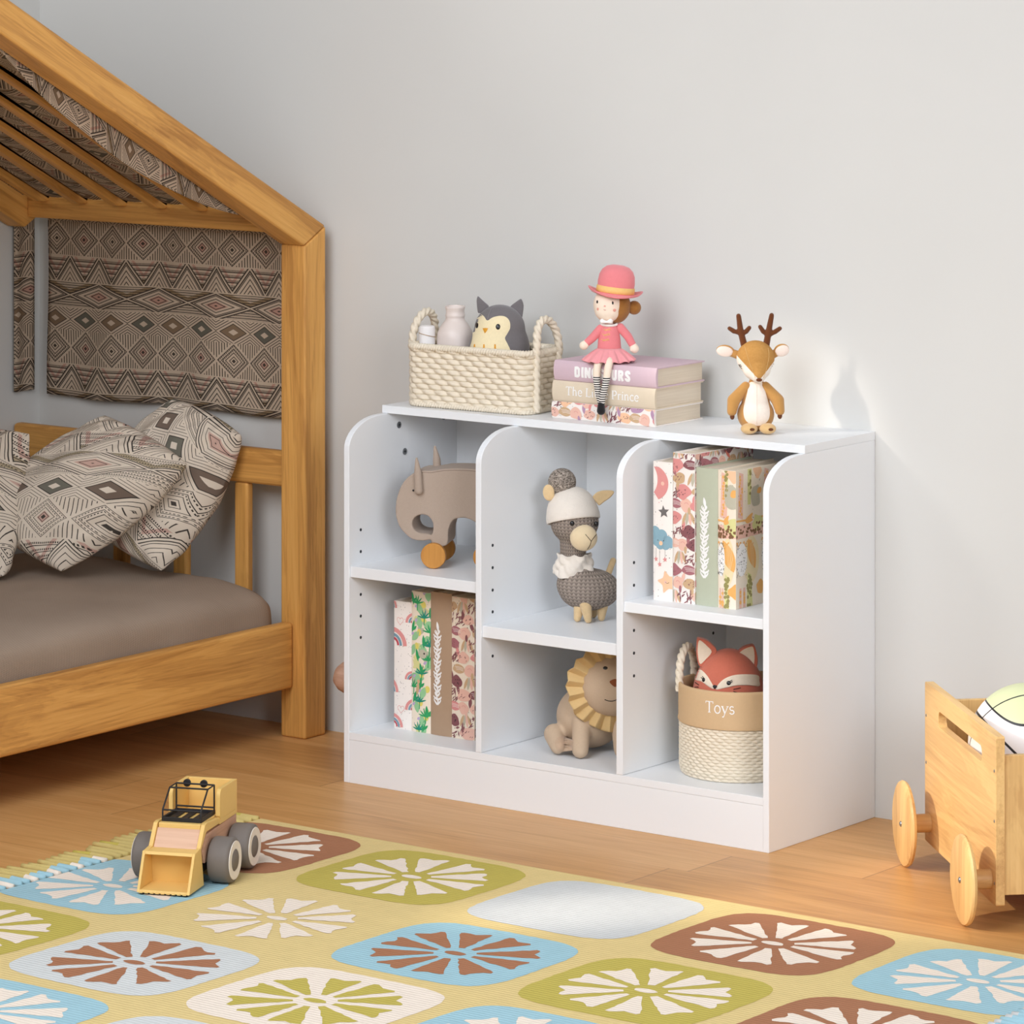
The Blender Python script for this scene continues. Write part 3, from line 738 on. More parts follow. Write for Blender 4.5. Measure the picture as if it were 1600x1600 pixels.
def blobp(cx, cy, r, rng, n=9, j=.3, sy=1):
    return spl2([(cx + r*(1+rng.uniform(-j, j))*cos(2*pi*k/n), cy + sy*r*(1+rng.uniform(-j, j))*sin(2*pi*k/n)) for k in range(n)], 4)
def dots(col, rng, x0, x1, y0, y1, n, r):
    return [(col, 0, circ(rng.uniform(x0, x1), rng.uniform(y0, y1), r*rng.uniform(.6, 1.3), n=7)) for _ in range(n)]
def moonstar(w, h):
    rg = random.Random(3); L = dots('grey', rg, 0, w, 0, h, 34, .0008) + dots('rose', rg, 0, w, 0, h, 10, .0009)
    a = circ(.004, h-.040, .032, n=26, a0=-1.25, a1=1.25, close=True); bq = circ(-.022, h-.034, .034, n=20, a0=.78, a1=-.78, close=True)
    L.append(('rose', 1, a + bq)); L.append(('blush', 2, circ(.024, h-.040, .0038, n=12)))
    L.append(('grey', 1, star(.026, h-.093, .0125, .1)))
    for cx, cy, r in ((.010, .115, .014), (.022, .122, .012), (.034, .112, .011), (.006, .126, .013), (.030, .106, .010), (.018, .108, .012), (.041, .106, .006)): L.append(('blue', 1, circ(cx, cy, r, n=22)))
    L += [('peach', 2, circ(.020, .108, .0042, n=14)), ('black', 2, circ(.013, .113, .0010, n=8)), ('black', 2, circ(.026, .113, .0010, n=8))]
    for x, y in ((.008, .077), (.017, .068), (.029, .078)):
        L += strokes('grey', 0, [(x, y), (x, .098)], .0006); L.append(('rose', 1, star(x, y, .0052, .2, .5)))
    L.append(('peach', 1, spl2(star(.034, .036, .022, .25, .56), 3))); L += arcst('black', 2, .034, .038, .004, .0007, pi*1.15, pi*1.85)
    L.append(('blush', 2, circ(.030, .036, .003, n=10)))
    return L
def rainbow(cx, cy, s, L, fl=1):
    for R, wd, c in ((1, .30, 'rose'), (.66, .2, 'slate'), (.42, .18, 'red')): L += arcst(c, 1, cx, cy, R*s, wd*s, 0 if fl > 0 else 0, pi)
def rainbows(w, h):
    rg = random.Random(8); L = dots('grey', rg, .004, w, 0, h, 120, .0006)
    rainbow(.000, .165, .030, L); rainbow(.047, .100, .015, L); rainbow(-.014, .072, .024, L); rainbow(.052, .212, .018, L); rainbow(.053, .040, .020, L); rainbow(-.012, .238, .019, L); rainbow(.0, .004, .022, L)
    for x, y in ((.018, .214), (.020, .040)): L += strokes('rose', 0, heart(x, y, .0085) + heart(x, y, .0085)[:1], .0008)
    return L
def jungle(w, h):
    rg = random.Random(12); L = []
    for _ in range(26): L.append((rg.choice(['mint', 'lime', 'stone']), 0, blobp(rg.uniform(0, w), rg.uniform(0, h), rg.uniform(.005, .011), rg, 8, .35)))
    for k in range(30):
        x, y = rg.uniform(.002, w), (k+.5)*h/30
        if k % 3 == 0:
            for a in (.3, .8, 1.35, 1.8, 2.4, 2.9): L.append((('teal', 'green')[k % 2], 1, leaf(x + .008*cos(a), y + .008*sin(a), .019, .0016, a)))
            L += strokes('green', 1, [(x, y-.014), (x+.001, y)], .0022)
        elif k % 3 == 1:
            L.append(('green', 1, leaf(x, y, .026, .0035, 1.5+rg.uniform(-.3, .3)))); L.append(('green', 1, leaf(x+.005, y-.003, .013, .0025, .8)))
        else:
            L.append(('mint', 1, leaf(x, y, .026, .007, rg.uniform(.6, 2.2)))); L.append(('yellow', 1, circ(x+.010, y+.008, .0055, .007, 14))); L.append(('lilac', 1, leaf(x-.008, y+.004, .009, .003, .5)))
    L.append(('tan', 2, leaf(.018, .086, .026, .004, 1.4))); L.append(('tan', 2, circ(.020, .100, .004, n=12))); L.append(('stone', 2, circ(.030, .155, .010, .009, 16))); L.append(('black', 3, circ(.034, .156, .002, n=8)))
    return L + dots('black', rg, 0, w, 0, h, 50, .0006)
def animals(w, h, pal, seed, rough=1.0):
    """dense mixed blobs, leaves, hatching and dots with pale gaps"""
    rg = random.Random(seed); L = []; y = .012; k = seed
    while y < h + .01:
        x = rg.uniform(-.01, .008)
        while x < w + .012:
            c = rg.choice(pal); t = k % 6
            if t in (0, 3):
                s = rg.uniform(.013, .018)
                L.append((c, 1, blobp(x+.009, y, s, rg, 8, .28, .72)));
                for _ in range(7): L.append(('plum' if c != 'plum' else 'black', 2, leaf(x+.009+rg.uniform(-.009, .009), y+rg.uniform(-.006, .006), .0040, .0006, rg.uniform(.5, 1.2))))
                L.append((rg.choice(pal), 1, leaf(x-.004, y+.012, .022, .0038, rg.uniform(1.2, 2.3))))
            elif t == 1:
                for q in range(4): L.append((('tan', 'stone', 'blush')[q % 3], 1, leaf(x+.003+q*.006, y, .026, .0032, 1.2+.25*q)))
            elif t == 2:
                for q in range(22):
                    L.append(('plum', 1, leaf(x+rg.uniform(-.006, .026), y+rg.uniform(-.011, .011), .010, .0011, rg.uniform(.2, 1.0)+(.8 if q % 2 else 0))))
            elif t == 4:
                L.append((c, 1, spl2([(x-.004, y), (x+.006, y+.011), (x+.022, y+.008), (x+.026, y-.002), (x+.012, y-.007)], 5)))
                for q in range(3): L += strokes('ivory', 2, [(x+.002+q*.002, y+.006-q*.003), (x+.014, y+.006-q*.0025), (x+.024, y+.004-q*.0025)], .0007)
            else:
                L.append(('blush', 1, blobp(x+.008, y, .013, rg, 7, .2, .9))); L += arcst('rose', 2, x+.008, y, .005, .0009, .3, 2.6); L.append((c, 2, circ(x+.014, y-.010, .003, .007, 12)))
            x += rg.uniform(.024, .031); k += 1
        y += .0245; k += 1
    return L + dots('black', rg, 0, w, 0, h, 26, .0009)
def safari(w, h, seed=5):
    rg = random.Random(seed); L = []
    def band(y, hh, c, spots, n):
        L.append((c, 0, [(0, y-hh), (w, y-hh+.002), (w, y+hh), (0, y+hh-.002)]))
        for _ in range(n): L.append((spots, 1, blobp(rg.uniform(0, w), rg.uniform(y-hh*.8, y+hh*.8), .0026, rg, 6, .25)))
    band(h*.555, .0135, 'blush', 'brown', 34)
    L.append(('blush', 0, [(.006, h*.66), (.022, h*.64), (.024, h-.008), (.010, h-.004)]))
    for q in range(13): L.append(('amber', 1, blobp(.015+rg.uniform(-.005, .005), h*.68+q*.0058, .0028, rg, 6, .25)))
    L += strokes('amber', 1, [(x*.001, h*.46+.005*sin(x*.55)) for x in range(0, int(w*700))], .0022)
    L.append(('amber', 1, stroke([(0, h*.635), (w*.4, h*.63)], .0035))); L.append(('amber', 1, spl2([(w*.36, h*.63), (w*.5, h*.66), (w*.66, h*.675), (w*.62, h*.64), (w*.66, h*.62), (w*.45, h*.605)], 4)))
    L.append(('butter', 0, circ(w*(.60), h*.34, w*.32, h*.17, 30)))
    L.append(('amber', 1, leaf(w*.62, h*.38, .062, .0125, 1.95)))
    for q in range(4): L += strokes('butter', 2, [(w*.56+q*.0026, h*.46), (w*.58+q*.0036, h*.36), (w*.66+q*.001, h*.28)], .0006)
    L.append(('white', 1, circ(w*.22, h*.35, w*.22, h*.12, 26)))
    for _ in range(60): L.append(('grey', 2, leaf(rg.uniform(0, w*.42), rg.uniform(h*.23, h*.48), .0034, .0006, rg.uniform(0, 3))))
    L.append(('lime', 0, [(w*.42, 0), (w*.66, 0), (w*.60, h*.23), (w*.46, h*.25)]))
    for _ in range(22): L.append(('olive', 1, blobp(rg.uniform(w*.44, w*.63), rg.uniform(.002, h*.22), .0033, rg, 6, .2)))
    L.append(('lime', 0, [(w*.46, h*.74), (w*.58, h*.74), (w*.62, h), (w*.46, h)]))
    for _ in range(9): L.append(('olive', 1, blobp(rg.uniform(w*.47, w*.6), rg.uniform(h*.80, h), .0032, rg, 6, .2)))
    L.append(('stone', 1, blobp(w*.78, h*.80, .016, rg, 8, .25, 1.3))); L.append(('amber', 2, blobp(w*.92, h*.83, .007, rg, 7)))
    for x in (.12, .27):
        L.append(('blush', 1, [(w*x, 0), (w*(x+.10), 0), (w*(x+.09), h*.145), (w*(x+.01), h*.145)]))
        for _ in range(5): L.append(('amber', 2, blobp(w*(x+.05), rg.uniform(.004, h*.12), .003, rg, 6)))
    L.append(('lime', 0, blobp(w*.86, h*.60, .016, rg, 9, .3))); L.append(('amber', 0, blobp(w*.95, h*.12, .013, rg, 9, .3)))
    L.append(('peach', 0, blobp(w*.86, h*.97, .013, rg, 9, .3)))
    return L + dots('grey', rg, 0, w, h*.5, h, 26, .0008)
def scroll(w, h, x0, z0, z1, col='white'):
    """white leafy scroll climbing a spine"""
    L = []; n = 6; cx = x0
    for k in range(n):
        z = z0 + (z1-z0)*k/n; s = (z1-z0)/n; sd = 1 if k % 2 else -1
        L += strokes(col, 1, [(cx + .0020*sin(q*1.05+k), z + s*q/6) for q in range(7)], .0042, .0024)
        for t, a, ln in ((.02, 1.05, .019), (.02, 2.09, .019), (.38, .80, .017), (.42, 2.34, .016), (.70, 1.2, .015), (.66, 1.95, .015)):
            px, pz = cx, z + s*t; g = 1 if cos(a) > 0 else -1
            m = [(px + ln*.90*u*cos(a)*(1.25-.4*u) + g*.0030*sin(u*3.0), pz + ln*u*sin(a) - .0055*u*u) for u in [q/7 for q in range(8)]]
            L += strokes(col, 1, m, .0046, .0012)
            L.append((col, 1, circ(m[-1][0], m[-1][1], .0012, n=8)))
        L.append((col, 1, circ(cx + sd*.0035, z + s*.98, .0026, n=12)))
    L.append((col, 1, leaf(cx + .001, z1 + .008, .020, .0032, 1.75)))
    return L
def book(name, label, group, w, d, h, base, motifs_spine, motifs_side, loc, rotz=0, lying=False, bulge=.0035, cat='book', endbands=True, spine_extra=None):
    """spine on -Y, thickness along X (0..w), height along Z; a lying book has the thickness up and the height along X"""
    root = thing(name, label, cat, loc, rotz, group)
    MP = (lambda p: (p[2], p[1], w - p[0])) if lying else (lambda p: tuple(p))
    mats = [base]; idx = {}
    def mi(c):
        if c not in idx: idx[c] = len(mats); mats.append(PC[c])
        return idx[c]
    bt = .0024
    ys = lambda x: -bulge*max(0, 1-((x-w/2)/(w/2))**2)**.75
    outer = [(w, d)] + [(w, .0)] + [(w - w*k/16, ys(w - w*k/16)) for k in range(1, 16)] + [(0, 0), (0, d)]
    inner = [(bt, d), (bt, .003), (w/2, .0015), (w-bt, .003), (w-bt, d)]
    bm = NB()
    A = [[bm.verts.new((x, y, z)) for x, y in outer + inner] for z in (0, h)]
    n = len(A[0])
    for i in range(n): bm.faces.new((A[0][i], A[0][(i+1) % n], A[1][(i+1) % n], A[1][i]))
    bm.faces.new(A[0][::-1]); bm.faces.new(A[1])
    ns = 11 if bulge else 1; cnt = 0
    for col, ly, pts in motifs_spine:
        cnt += 1
        for q_ in range(ns):
            q = clip([(x, z) for x, z in pts], max(.0002, w*q_/ns), min(w-.0002, w*(q_+1)/ns), .0005, h-.0005)
            if len(q) > 2:
                vs = [bm.verts.new((x, ys(x) - .00025*(1+ly) - cnt*6e-7, z)) for x, z in q]; f = bm.faces.new(vs); f.material_index = mi(col)
    for col, ly, pts in motifs_side:
        cnt += 1
        q = clip([(y, z) for y, z in pts], .0005, d-.0005, .0005, h-.0005)
        if len(q) > 2:
            vs = [bm.verts.new((w + .00012*(1+ly) + cnt*5e-7, y, z)) for y, z in q]; f = bm.faces.new(vs); f.material_index = mi(col)
    bmesh.ops.recalc_face_normals(bm, faces=[f for f in bm.faces if f.material_index == 0])
    big = [f for f in bm.faces if f.material_index and len(f.verts) > 4]
    bmesh.ops.triangulate(bm, faces=big)
    for v_ in bm.verts: v_.co = MP(v_.co)
    for f in bm.faces:
        if f.material_index:
            f.normal_update(); want = V(MP((0, -1, w)) ) - V(MP((0, 0, w)))
            s_ = V(MP((1, 0, 0))) - V(MP((0, 0, 0)))
            if f.normal.dot(want) + f.normal.dot(s_) < 0: f.normal_flip()
    me = bpy.data.meshes.new('cover'); bm.to_mesh(me); bm.free()
    for m in mats: me.materials.append(m)
    o = bpy.data.objects.new('cover', me); COL.objects.link(o); o.parent = root
    bm = NB(); vs = box(bm, bt+.0002, w-bt-.0002, .0040, d-.0035, .0035, h-.0035)
    for v_ in bm.verts: v_.co = MP(v_.co)
    obj('page_block', bm, PAGE, root)
    return root
def fine(P, step):
    out = []
    for a, b_ in zip(P, P[1:]):
        n = max(1, int(sqrt((b_[0]-a[0])**2 + (b_[1]-a[1])**2)/step)); out += [tuple(a[i]+(b_[i]-a[i])*k/n for i in (0, 1)) for k in range(n)]
    return out + [P[-1]]
def spine_text(root, glyphs, col, w, x0, zc, size, width, ys_off, adv=1.0, nm='title_lettering'):
    """letter strokes on a lying book's spine: x along the spine, z up"""
    bm = NB(); x = x0
    for g in glyphs:
        sw, L = FONT[g] if g in FONT else (.4, [])
        for pts, wd in L:
            o = fine([(x + p*size, zc + q*size) for p, q in pts], .0012)
            for c, ly, quad in strokes('white', 0, o, wd*width): 
                vs = [bm.verts.new((a, ys_off(b_) - .0004, b_)) for a, b_ in quad]; bm.faces.new(vs)
        x += sw*size*adv
    bmesh.ops.recalc_face_normals(bm, faces=bm.faces)
    o = obj(nm, bm, PC[col], root); return x
def A_(cx, cy, rx, ry, a0, a1, n=14): return circ(cx, cy, rx, ry, n, radians(a0), radians(a1), True)
# serif letters: strokes as (points, relative width); x-height .47, cap height .70
S1, S2 = .105, .045
def stem(x, y0, y1, sf=.09): return [([(x, y0), (x, y1)], S1), ([(x-sf, y0+.02), (x+sf, y0+.02)], S2)]
FONT = {
 'T': (.66, [([(.31, 0), (.31, .68)], S1), ([(.02, .68), (.60, .68)], S2*1.2), ([(.03, .70), (.03, .56)], S2), ([(.59, .70), (.59, .56)], S2), ([(.20, .02), (.42, .02)], S2)]),
 'h': (.58, stem(.12, 0, .72) + [([(.03, .70), (.12, .70)], S2), (A_(.27, .29, .145, .17, 150, 0), S2*1.6), ([(.415, .30), (.415, 0)], S1), ([(.33, .02), (.50, .02)], S2)]),
 'e': (.50, [(A_(.25, .235, .19, .235, 10, 320), S1*.85), ([(.08, .255), (.43, .255)], S2)]),
 'L': (.60, [([(.14, 0), (.14, .68)], S1), ([(.03, .68), (.26, .68)], S2), ([(.03, .02), (.52, .02)], S2*1.2), ([(.52, 0), (.53, .16)], S2)]),
 'i': (.28, stem(.14, 0, .46) + [([(.05, .45), (.14, .45)], S2), ([(.135, .59), (.135, .67)], S1*.9)]),
 't': (.36, [([(.15, .62), (.15, .10)], S1), (A_(.25, .11, .10, .09, 180, 300), S2*1.3), ([(.03, .46), (.31, .46)], S2)]),
 'l': (.28, stem(.14, 0, .72) + [([(.05, .70), (.14, .70)], S2)]),
 'P': (.60, [([(.14, 0), (.14, .68)], S1), ([(.04, .02), (.26, .02)], S2), ([(.04, .68), (.30, .68)], S2), (A_(.30, .50, .20, .18, 90, -90), S1*.85), ([(.14, .32), (.30, .32)], S2)]),
 'r': (.40, stem(.13, 0, .46) + [([(.04, .45), (.13, .45)], S2), (A_(.27, .30, .13, .15, 160, 50), S2*1.5)]),
 'n': (.58, stem(.12, 0, .46) + [([(.03, .45), (.12, .45)], S2), (A_(.27, .29, .145, .17, 150, 0), S2*1.6), ([(.415, .30), (.415, 0)], S1), ([(.33, .02), (.50, .02)], S2)]),
 'c': (.46, [(A_(.25, .235, .19, .235, 45, 320), S1*.85)]),
 'o': (.54, [(A_(.26, .235, .20, .235, 0, 360, 24), S1*.8)]),
 'y': (.52, [([(.06, .46), (.26, .02)], S1), ([(.46, .46), (.26, .02), (.17, -.20)], S2*1.2), ([(.0, .455), (.16, .455)], S2), ([(.37, .455), (.53, .455)], S2), ([(.17, -.20), (.07, -.20)], S2*1.8)]),
 's': (.44, [(A_(.22, .345, .13, .12, 30, 270), S1*.75), (A_(.22, .12, .15, .12, 90, -160), S1*.75)]),
 ' ': (.30, []),
}
BB_ = .19
def bs(*a): return [(p, BB_) for p in a]
BOLD = {
 'D': (.50, bs([(.10, 0), (.10, .70)], [(.10, .62), (.26, .62), (.36, .54), (.37, .16), (.27, .08), (.10, .08)])),
 'I': (.26, bs([(.12, 0), (.12, .70)])),
 'N': (.54, bs([(.10, 0), (.10, .70)], [(.12, .66), (.40, .04)], [(.42, 0), (.42, .70)])),
 'O': (.50, bs([(.10, .18), (.10, .52), (.16, .61), (.30, .61), (.36, .52), (.36, .18), (.30, .09), (.16, .09), (.10, .18)])),
 'S': (.48, bs([(.36, .48), (.35, .57), (.28, .62), (.16, .62), (.10, .55), (.11, .46), (.34, .26), (.36, .18), (.31, .09), (.16, .08), (.10, .14), (.09, .22)])),
 'A': (.52, bs([(.08, 0), (.24, .70)], [(.40, 0), (.24, .70)], [(.14, .20), (.34, .20)])),
 'U': (.50, bs([(.10, .70), (.10, .18), (.16, .09), (.30, .09), (.36, .18), (.36, .70)])),
 'R': (.52, bs([(.10, 0), (.10, .70)], [(.10, .62), (.30, .61), (.36, .54), (.36, .44), (.30, .36), (.10, .35)], [(.24, .36), (.38, 0)])),
}
PINKPAL = ['mauve', 'plum', 'rose', 'blush', 'tan', 'mauve']
DUSTPAL = ['plum', 'mauve', 'blush', 'tan', 'plum', 'rose']
# ---- upper right cubby
z = .4247
book('picture_book', 'ivory book with moon, cloud and star spine, leftmost in the upper right cubby', 'books in the upper right cubby', .0440, .190, .2600, PC['ivory'], moonstar(.044, .26), [], (.2050, -.3110, z))
book('picture_book', 'tall pink and mauve animal-print book between the moon book and the sage green book', 'books in the upper right cubby', .0490, .195, .2800, PC['ivory'], animals(.049, .28, PINKPAL, 1), animals(.195, .28, PINKPAL + ['coral'], 7), (.2496, -.3100, z))
SAGE = cloth('sage_cloth', (186, 190, 168)); TANC = cloth('tan_cloth', (176, 148, 122))
book('picture_book', 'sage green book with a white leaf scroll on its spine', 'books in the upper right cubby', .0500, .185, .2560, SAGE, scroll(.05, .256, .021, .052, .184), [], (.2992, -.3070, z))
book('picture_book', 'yellow and orange safari-print book, rightmost in the upper right cubby', 'books in the upper right cubby', .0400, .185, .2560, PC['cream'], safari(.040, .256), safari(.185*.45, .256, 9) + [(c, l, [(x+.085, y_) for x, y_ in p]) for c, l, p in safari(.10, .256, 11)], (.3500, -.3090, z))
# ---- lower left cubby
z = .0997
book('picture_book', 'white book with pink rainbow spine, leftmost in the lower left cubby', 'books in the lower left cubby', .0455, .170, .2520, PC['ivory'], rainbows(.0455, .252), [], (-.4425, -.2790, z))
book('picture_book', 'cream book with green jungle-print spine, beside the rainbow book', 'books in the lower left cubby', .0480, .180, .2760, PC['cream'], jungle(.048, .276), jungle(.18, .276), (-.3965, -.2810, z))
book('picture_book', 'plain tan book with a white leaf scroll on its spine', 'books in the lower left cubby', .0520, .180, .2800, TANC, scroll(.052, .28, .019, .060, .205), [], (-.3480, -.2820, z))
book('picture_book', 'dusty plum animal-print book, partly behind the left divider', 'books in the lower left cubby', .0560, .185, .2760, PC['cream'], animals(.056, .276, DUSTPAL, 2), animals(.185, .276, DUSTPAL, 4), (-.2950, -.2830, z))
# ---- stack on the bookcase top
LILAC = cloth('lilac_cloth', (212, 186, 196)); BEIGE = cloth('beige_cloth', (224, 208, 184))
sx = lambda L: [(c, l, [(q, p) for p, q in pts]) for c, l, pts in L]
zz = H + .0003
def turn(L, w): return [(c, l, [(w - q, p) for p, q in pts]) for c, l, pts in L]
CORPAL = ['coral', 'rose', 'peach', 'heather', 'blush', 'tan']
def coralbook(w, h):
    L = animals(h, w, CORPAL, 3)
    return turn(L, w)
b1 = book('storybook', 'coral and cream animal-print book at the bottom of the stack under the doll', 'stack of books on the bookcase', .0330, .160, .2440, PC['ivory'], coralbook(.033, .244), [], (-.1105, -.2020, zz), 0, True)
b2 = book('storybook', 'beige book with white title lettering in the middle of the stack under the doll', 'stack of books on the bookcase', .0400, .160, .2430, BEIGE, [], [], (-.1085, -.2010, zz + .0334), 0, True, .005)
b3 = book('storybook', 'lilac book with bold white title lettering on top of the stack under the doll', 'stack of books on the bookcase', .0390, .160, .2420, LILAC, [], [], (-.1055, -.2000, zz + .0738), 0, True, .005)
def yso(w, bul): return lambda zq: -bul*max(0, 1-((zq-w/2)/(w/2))**2)**.75
spine_text(b2, 'The Little Prince', 'white', .040, .033, .0135, .0235, .0235, yso(.040, .005), .98)
SER = FONT; FONT = BOLD
spine_text(b3, 'DINOSAURS', 'white', .039, .050, .0090, .0295, .0295, yso(.039, .005), 1.06)
FONT = SER
# ================================================================== SOFT TOYS AND BASKETS
class Face:
    """measurements taken facing a toy from the front: (a, b) are pixels of the photo, turned into the toy's own metres"""
    def __init__(s, a0, b0, k):
        s.a0, s.b0, s.k = a0, b0, k; s.t = (b0+155)/6344; s.dep = math.atan(s.t)
        s.u = V((1, 0, 0)); s.v = V((0, sin(s.dep), cos(s.dep))); s.d = -(s.u.cross(s.v))
    def P(s, a, b, y=0):
        return V(((a-s.a0)/s.k, y, (s.b0-b)/s.k - s.t*y))
    def uv(s, pts, org=(0, 0), sc=1): return [((org[0]+p*sc-s.a0)/s.k, (s.b0-org[1]-q*sc)/s.k*cos(s.dep)) for p, q in pts]
    def patch(s, name, mat, tree, par, pts, org=(0, 0), sc=1, off=.0009, rings=6, smooth_outline=5):
        bm = NB(); q = s.uv(pts, org, sc)
        if smooth_outline: q = spl2(q, smooth_outline)
        patch(bm, tree, (0, 0, 0), s.u, s.v, q, off, rings)
        return obj(name, bm, mat, par, smooth=180)
    def stitch(s, name, mat, tree, par, lines, r, org=(0, 0), sc=1, off=.0006, curve=4):
        bm = NB()
        for pts in lines:
            q = s.uv(pts, org, sc)
            if curve and len(q) > 2: q = spl2(q, curve, False)
            stitch(bm, tree, (0, 0, 0), s.u, s.v, q, r, off)
        return obj(name, bm, mat, par, smooth=180)
    def dot(s, name, mat, tree, par, a, b, ra, rb=None, off=.0012):
        rb = rb or ra; q = s.uv([(a + ra*cos(2*pi*k/18), b + rb*sin(2*pi*k/18)) for k in range(18)])
        bm = NB(); patch(bm, tree, (0, 0, 0), s.u, s.v, q, off, 3); return obj(name, bm, mat, par, smooth=180)
def plush(name, c, nb=.25, ns=900, var=.07, sheen=.3): return plain(name, c, .9, .15, nb, ns, var, sheen)
EYE = plain('eye_black', (26, 24, 26), .25, .6)
def rope(bm, pts, r, strands=3, pitch=.02, n=14, closed=False, amp=.22, twist=1):
    """a laid rope: radius ripples along a helix"""
    pts = [V(p) for p in pts]; L = len(pts); s = 0; u = None; rings = []
    for i, p in enumerate(pts):
        t = (pts[(i+1) % L] - pts[i-1]) if closed else (pts[min(i+1, L-1)] - pts[max(i-1, 0)])
        t.normalize(); u = t.orthogonal() if u is None else u; u = (u - t*u.dot(t)).normalized(); w = t.cross(u)
        if i: s += (p - pts[i-1]).length
        rings.append([bm.verts.new(p + (u*cos(a)+w*sin(a))*r*(1 - amp + amp*abs(sin(strands*.5*a + twist*pi*s/pitch))**.6*1.35)) for a in [2*pi*k/n for k in range(n)]])
    for i in range(L if closed else L-1):
        A, B = rings[i], rings[(i+1) % L]
        for k in range(n): bm.faces.new((A[k], A[(k+1) % n], B[(k+1) % n], B[k]))
    if not closed: bm.faces.new(rings[0][::-1]); bm.faces.new(rings[-1])
def resample(pts, step, closed=False):
    pts = [V(p) for p in pts]; pts = pts + [pts[0]] if closed else pts; out = []; acc = 0
    for a, b in zip(pts, pts[1:]):
        d = (b-a).length; n = max(1, int(d/step)); out += [a.lerp(b, k/n) for k in range(n)]
    return out if closed else out + [pts[-1]]

# ------------------------------------------------ wicker basket on the bookcase
WICK, nt, b = newmat('cream_wicker', .7, .3)
v = coords(nt); nt.links.new(mixc(nt, noisen(nt, coords(nt, 'Object', (60, 60, 200)), 1, 3), lin((222, 208, 184)), lin((240, 229, 210))), b.inputs['Base Color'])
BRX, BRY, BRH = .1400, .0630, .1190
wb_ = thing('wicker_basket', 'cream woven rectangular basket with two loop handles on the left of the bookcase top', 'basket', (-.3130, -.1520, H + .0003), radians(3.2))
def rrect(hx, hy, r, n=8):
    return rr(-hx, hx, -hy, hy, r, n)
def basket_wall(hx, hy, r, z0, z1, flare, stakes, rows, amp, nu, nv, jitter=0):
    base = resample([(x, y, 0) for x, y in rrect(hx, hy, r)], .0022, True); L = [0]
    for a, b_ in zip(base, base[1:] + base[:1]): L.append(L[-1] + (b_-a).length)
    tot = L[-1]
    def at(s):
        s = (s % 1)*tot; lo_ = 0
        import bisect
        i = min(len(base)-1, bisect.bisect_right(L, s)-1); a, b_ = base[i], base[(i+1) % len(base)]
        t = (s-L[i])/max(1e-9, L[i+1]-L[i]); d = (b_-a).normalized(); return a.lerp(b_, t), V((d.y, -d.x, 0))
    cache = [at(i/nu) for i in range(nu)]
    def fn(s, t):
        i = int(round(s*nu)) % nu; p, nn = cache[i]
        rw = t*rows; ri = int(min(rows-1, rw)); f = rw - ri
        ph = s*stakes + .5*(ri % 2) + (f-.5)*.28
        over = .5 + .5*cos(2*pi*ph)
        prof = max(0, 1-(2*f-1)**2)**.5
        e = amp*(prof*(.25 + .95*over**.8) - .35)
        q = p*(1 + flare*t/max(hx, hy)); 
        if nn.dot(p) < 0: nn = -nn
        return V((q.x, q.y, z0 + (z1-z0)*t)) + nn*e
    return fn
bm = NB(); grid(bm, 440, 110, basket_wall(BRX, BRY, .022, .004, BRH, .003, 26, 11, .0058, 440, 110), wrapu=True)
wall_o = obj('woven_wall', bm, WICK, wb_, smooth=180, solid=.003)
bm = NB(); f = bm.faces.new([bm.verts.new((x, y, .004)) for x, y in rrect(BRX-.001, BRY-.001, .02)]); obj('woven_base', bm, WICK, wb_, solid=.003)
for z_, r_, k_ in ((.0055, .0052, .0), (BRH, .0066, .003)):
    bm = NB(); rope(bm, resample([(x*(1+k_*3), y*(1+k_*6), z_) for x, y in rrect(BRX+.002, BRY+.002, .022)], .0012, True), r_, 2, .0060, 14, True, .42)
    obj('rope_rim', bm, WICK, wb_, smooth=180)
for sx_ in (-1, 1):
    X = sx_*(BRX + .0075); yy = .0385
    ctrl = [(X, -yy, .004), (X, -yy, .05), (X, -yy, .10), (X+sx_*.001, -yy, .135), (X-sx_*.003, -yy*.80, .163), (X-sx_*.006, -yy*.3, .180), (X-sx_*.006, yy*.3, .180), (X-sx_*.003, yy*.80, .163), (X+sx_*.001, yy, .135), (X, yy, .10), (X, yy, .05), (X, yy, .004)]
    path = [p for p in spl(ctrl, 14, False)]
    bm = NB(); rope(bm, path, .0074, 3, .0150, 18, False, .48, 1)
    obj('handle', bm, WICK, wb_, smooth=180)
# bottle
CER = plain('pale_pink_ceramic', (228, 214, 206), .35, .45, 0, 20, .01)
bot = obj('bottle', (lambda b_: (lathe(b_, [(0, .0), (.033, 0), (.0360, .004), (.0366, .095), (.0365, .126), (.0350, .1370), (.0315, .1460), (.0260, .1540), (.0212, .1600), (.0190, .1645), (.0186, .1675), (.0196, .1695), (.0196, .1725), (.0184, .1755), (.0184, .1815), (.0198, .1855), (.0200, .1895), (.0188, .1905), (.0150, .1905), (.0140, .186), (0, .185)], 40), b_)[-1])(NB()), CER, smooth=60)
bot.location = (-.3900, -.1500, H + .0064); tag(bot, 'pale pink ceramic bottle with a flared neck in the wicker basket', 'bottle')
# jar wrapped in paper
jr = thing('wrapped_jar', 'small white paper-wrapped jar tied with string left of the pink bottle', 'jar', (-.4320, -.1870, H + .0064))
PAP = plain('white_paper', (240, 236, 234), .6); STR = plain('jute_string', (176, 146, 112), .8)
bm = NB(); lathe(bm, [(0, 0), (.0155, 0), (.0160, .002), (.0160, .146), (.0150, .1500), (.0142, .1510), (0, .1490)], 28); obj('paper_wrap', bm, PAP, jr, smooth=40)
bm = NB(); tube(bm, [(.0164*cos(a), .0164*sin(a), .133 - .004*sin(a+.8)) for a in [2*pi*k/30 for k in range(30)]], .0008, 6, True); obj('string', bm, STR, jr, smooth=180)
